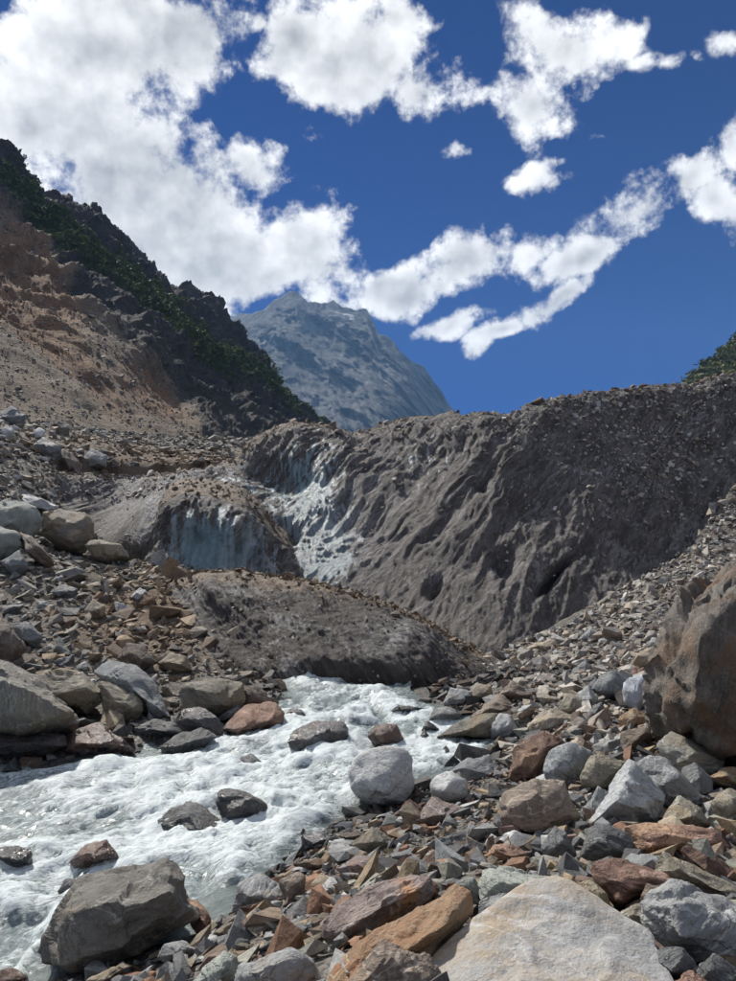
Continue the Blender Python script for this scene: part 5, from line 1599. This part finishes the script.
r_ = np.random.default_rng(12345)
parts = []
near = [(-3.2, 4.4), (-1.2, 6.0), (-0.8, 8.0), (0.5, 9.6), (2.4, 11.5), (5.5, 9.5), (5.5, 4.0), (4, 1.0), (-1.0, 1.2), (-3, 3)]
parts.append(scatter(near, 5200, 0.055, 0.45, 'mix', r_, 0.16))
parts.append(scatter(near, 2600, 0.11, 0.35, 'mix', r_, 0.24))
parts.append(scatter(near, 650, 0.19, 0.28, 'mix', r_, 0.3))
parts.append(scatter(near, 4500, 0.03, 0.35, 'mix', r_, 0.06))
mid = [(0.2, 9.5), (0.9, 13.5), (3.0, 20.5), (6, 23), (9, 26), (13.6, 30), (18, 30), (16, 18), (9, 8), (3.2, 9)]
parts.append(scatter(mid, 8500, 0.125, 0.45, 'scree', r_, 0.32))
parts.append(scatter(mid, 2000, 0.23, 0.35, 'scree', r_, 0.5))
parts.append(scatter(mid, 4500, 0.065, 0.3, 'scree', r_, 0.12))
left = [(-8, 9.6), (-3.4, 10.8), (-1.2, 13.6), (-2.2, 17), (-4, 22), (-6, 27), (-9, 31), (-13, 33), (-17, 40), (-30, 40), (-22, 20), (-14, 11)]
parts.append(scatter(left, 11000, 0.12, 0.5, 'left', r_, 0.5))
parts.append(scatter(left, 1500, 0.30, 0.35, 'left', r_, 0.75))
parts.append(scatter(left, 4000, 0.08, 0.3, 'left', r_, 0.15))
upper = [(-34, 37), (-17, 39), (-14.5, 41.5), (-11, 42.5), (-8.5, 45), (-5, 60), (-6, 72), (-36, 66)]
parts.append(scatter(upper, 6000, 0.20, 0.55, 'left', r_, 0.9))
names = [a for a in zip(*parts)]
pos, siz, col, nor = (np.concatenate(a) for a in names)
me = stones_mesh('rubble', pos, siz, col, r_, 0.38, nor)
put('rubble', me, STONES, kind='stuff', label='countless small angular stones covering both banks', category='rubble')

# stones frozen into the glacier and lying on its top
def on_grid(G, PX_, PY_, wfun, n, s_px, pal, r_, name, parent, origin, out=0.0, dark=1.0):
    a = np.linalg.norm(np.cross(np.gradient(G, axis=0), np.gradient(G, axis=1)), axis=-1) * wfun
    p = (a / a.sum()).ravel()
    ii = r_.choice(p.size, n, p=p)
    q = G.reshape(-1, 3)[ii] + r_.normal(size=(n, 3)) * 0.05
    S = s_px * q[:, 1] / FPX * np.minimum(np.exp(r_.normal(size=n) * 0.5), 3.2)
    nn = grid_normals(G).reshape(-1, 3)[ii]
    nn[nn[:, 1] > 0] *= -1
    me = stones_mesh(name, q - np.array(origin), S, pick(pal, n, r_) * dark, r_, 0.5, nn, lift=0.0)
    o = put(name, me, STONES, parent, kind='stuff')
    return o


GT = np.interp(PXf, [q_[0] for q_ in GL_TOP], [q_[1] for q_ in GL_TOP])
dtop = PYf - GT
topw = np.zeros_like(PXf)
topw[NRW - 1:NRW + 30] = 1.0
wall_w = (sstep(dtop, 130, 10) * sstep(PXf, 480, 600) * 0.9 + sstep(dtop, 40, 5) * 0.8 + 0.05 + 1.6 * gauss(PXf, PYf, 650, 470, 60, 40)) * (1 - np.clip(ice, 0, 1)) * (PYf > GT)
wall_w[NRW:] = 0
on_grid(G3f, PXf, PYf, wall_w, 5600, 2.3, 'scree', r_, 'frozen_in_stones', glacier, (0, 30, 0), dark=1.15)
on_grid(G3f, PXf, PYf, topw, 3800, 4.6, 'earth', r_, 'surface_debris', glacier, (0, 30, 0), dark=0.7)
lw = np.zeros_like(PXb2)
lw[112:] = 1
on_grid(B3, PXb2, PYb2, lw, 320, 3.2, 'earth', r_, 'ice_block_debris', glacier, (0, 30, 0), dark=0.8)
tw = dd * 1.0 + 0.03 + 0.12 * sstep(PXt2, 330, 420)
on_grid(T3, PXt2, PYt2, np.clip(tw, 0, 1.2), 2600, 4.0, 'earth', r_, 'debris', tongue, (-1, 17, 0), dark=0.75)

on_grid(T3, PXt2, PYt2, 0.3 + sstep(PXt2, 300, 420) * (PYt2 > 0), 1800, 2.0, 'scree', r_, 'frozen_in_stones', tongue, (-1, 17, 0), dark=0.7)
mw = (below * (0.35 + 0.9 * fbm(qm * 4, 3, 141).reshape(Xm.shape)).clip(0, 1) * sstep(PYm, 240, 420) + 0.25 * below) * (PXm > -60) / Ym ** 1.2
on_grid(M3, PXm, PYm, mw, 6500, 2.0, 'left', r_, 'scree_stones', mountainside, (0, 0, 0), dark=0.8)

river = build_river(WATER_ROCKS)

# ------------------------------------------------------------------ air
hz = bmesh.new()
bmesh.ops.create_cube(hz, size=1.0)
hme = bpy.data.meshes.new('haze')
hz.to_mesh(hme)
hz.free()
hmat = bpy.data.materials.new('thin_blue_haze')
hmat.use_nodes = True
HT = NT(hmat.node_tree)
pv = HT.add('ShaderNodeVolumePrincipled')
pv.inputs['Color'].default_value = (0.28, 0.57, 1.0, 1)
pv.inputs['Density'].default_value = 0.00013
pv.inputs['Anisotropy'].default_value = 0.0
ho = HT.add('ShaderNodeOutputMaterial')
HT.t.links.new(pv.outputs[0], ho.inputs['Volume'])
haze = put('haze', hme, hmat, kind='stuff', label='thin blue mountain air', category='haze')
haze.scale = (5400, 4300, 1080)
haze.location = (0, 1300, -20 + 540)
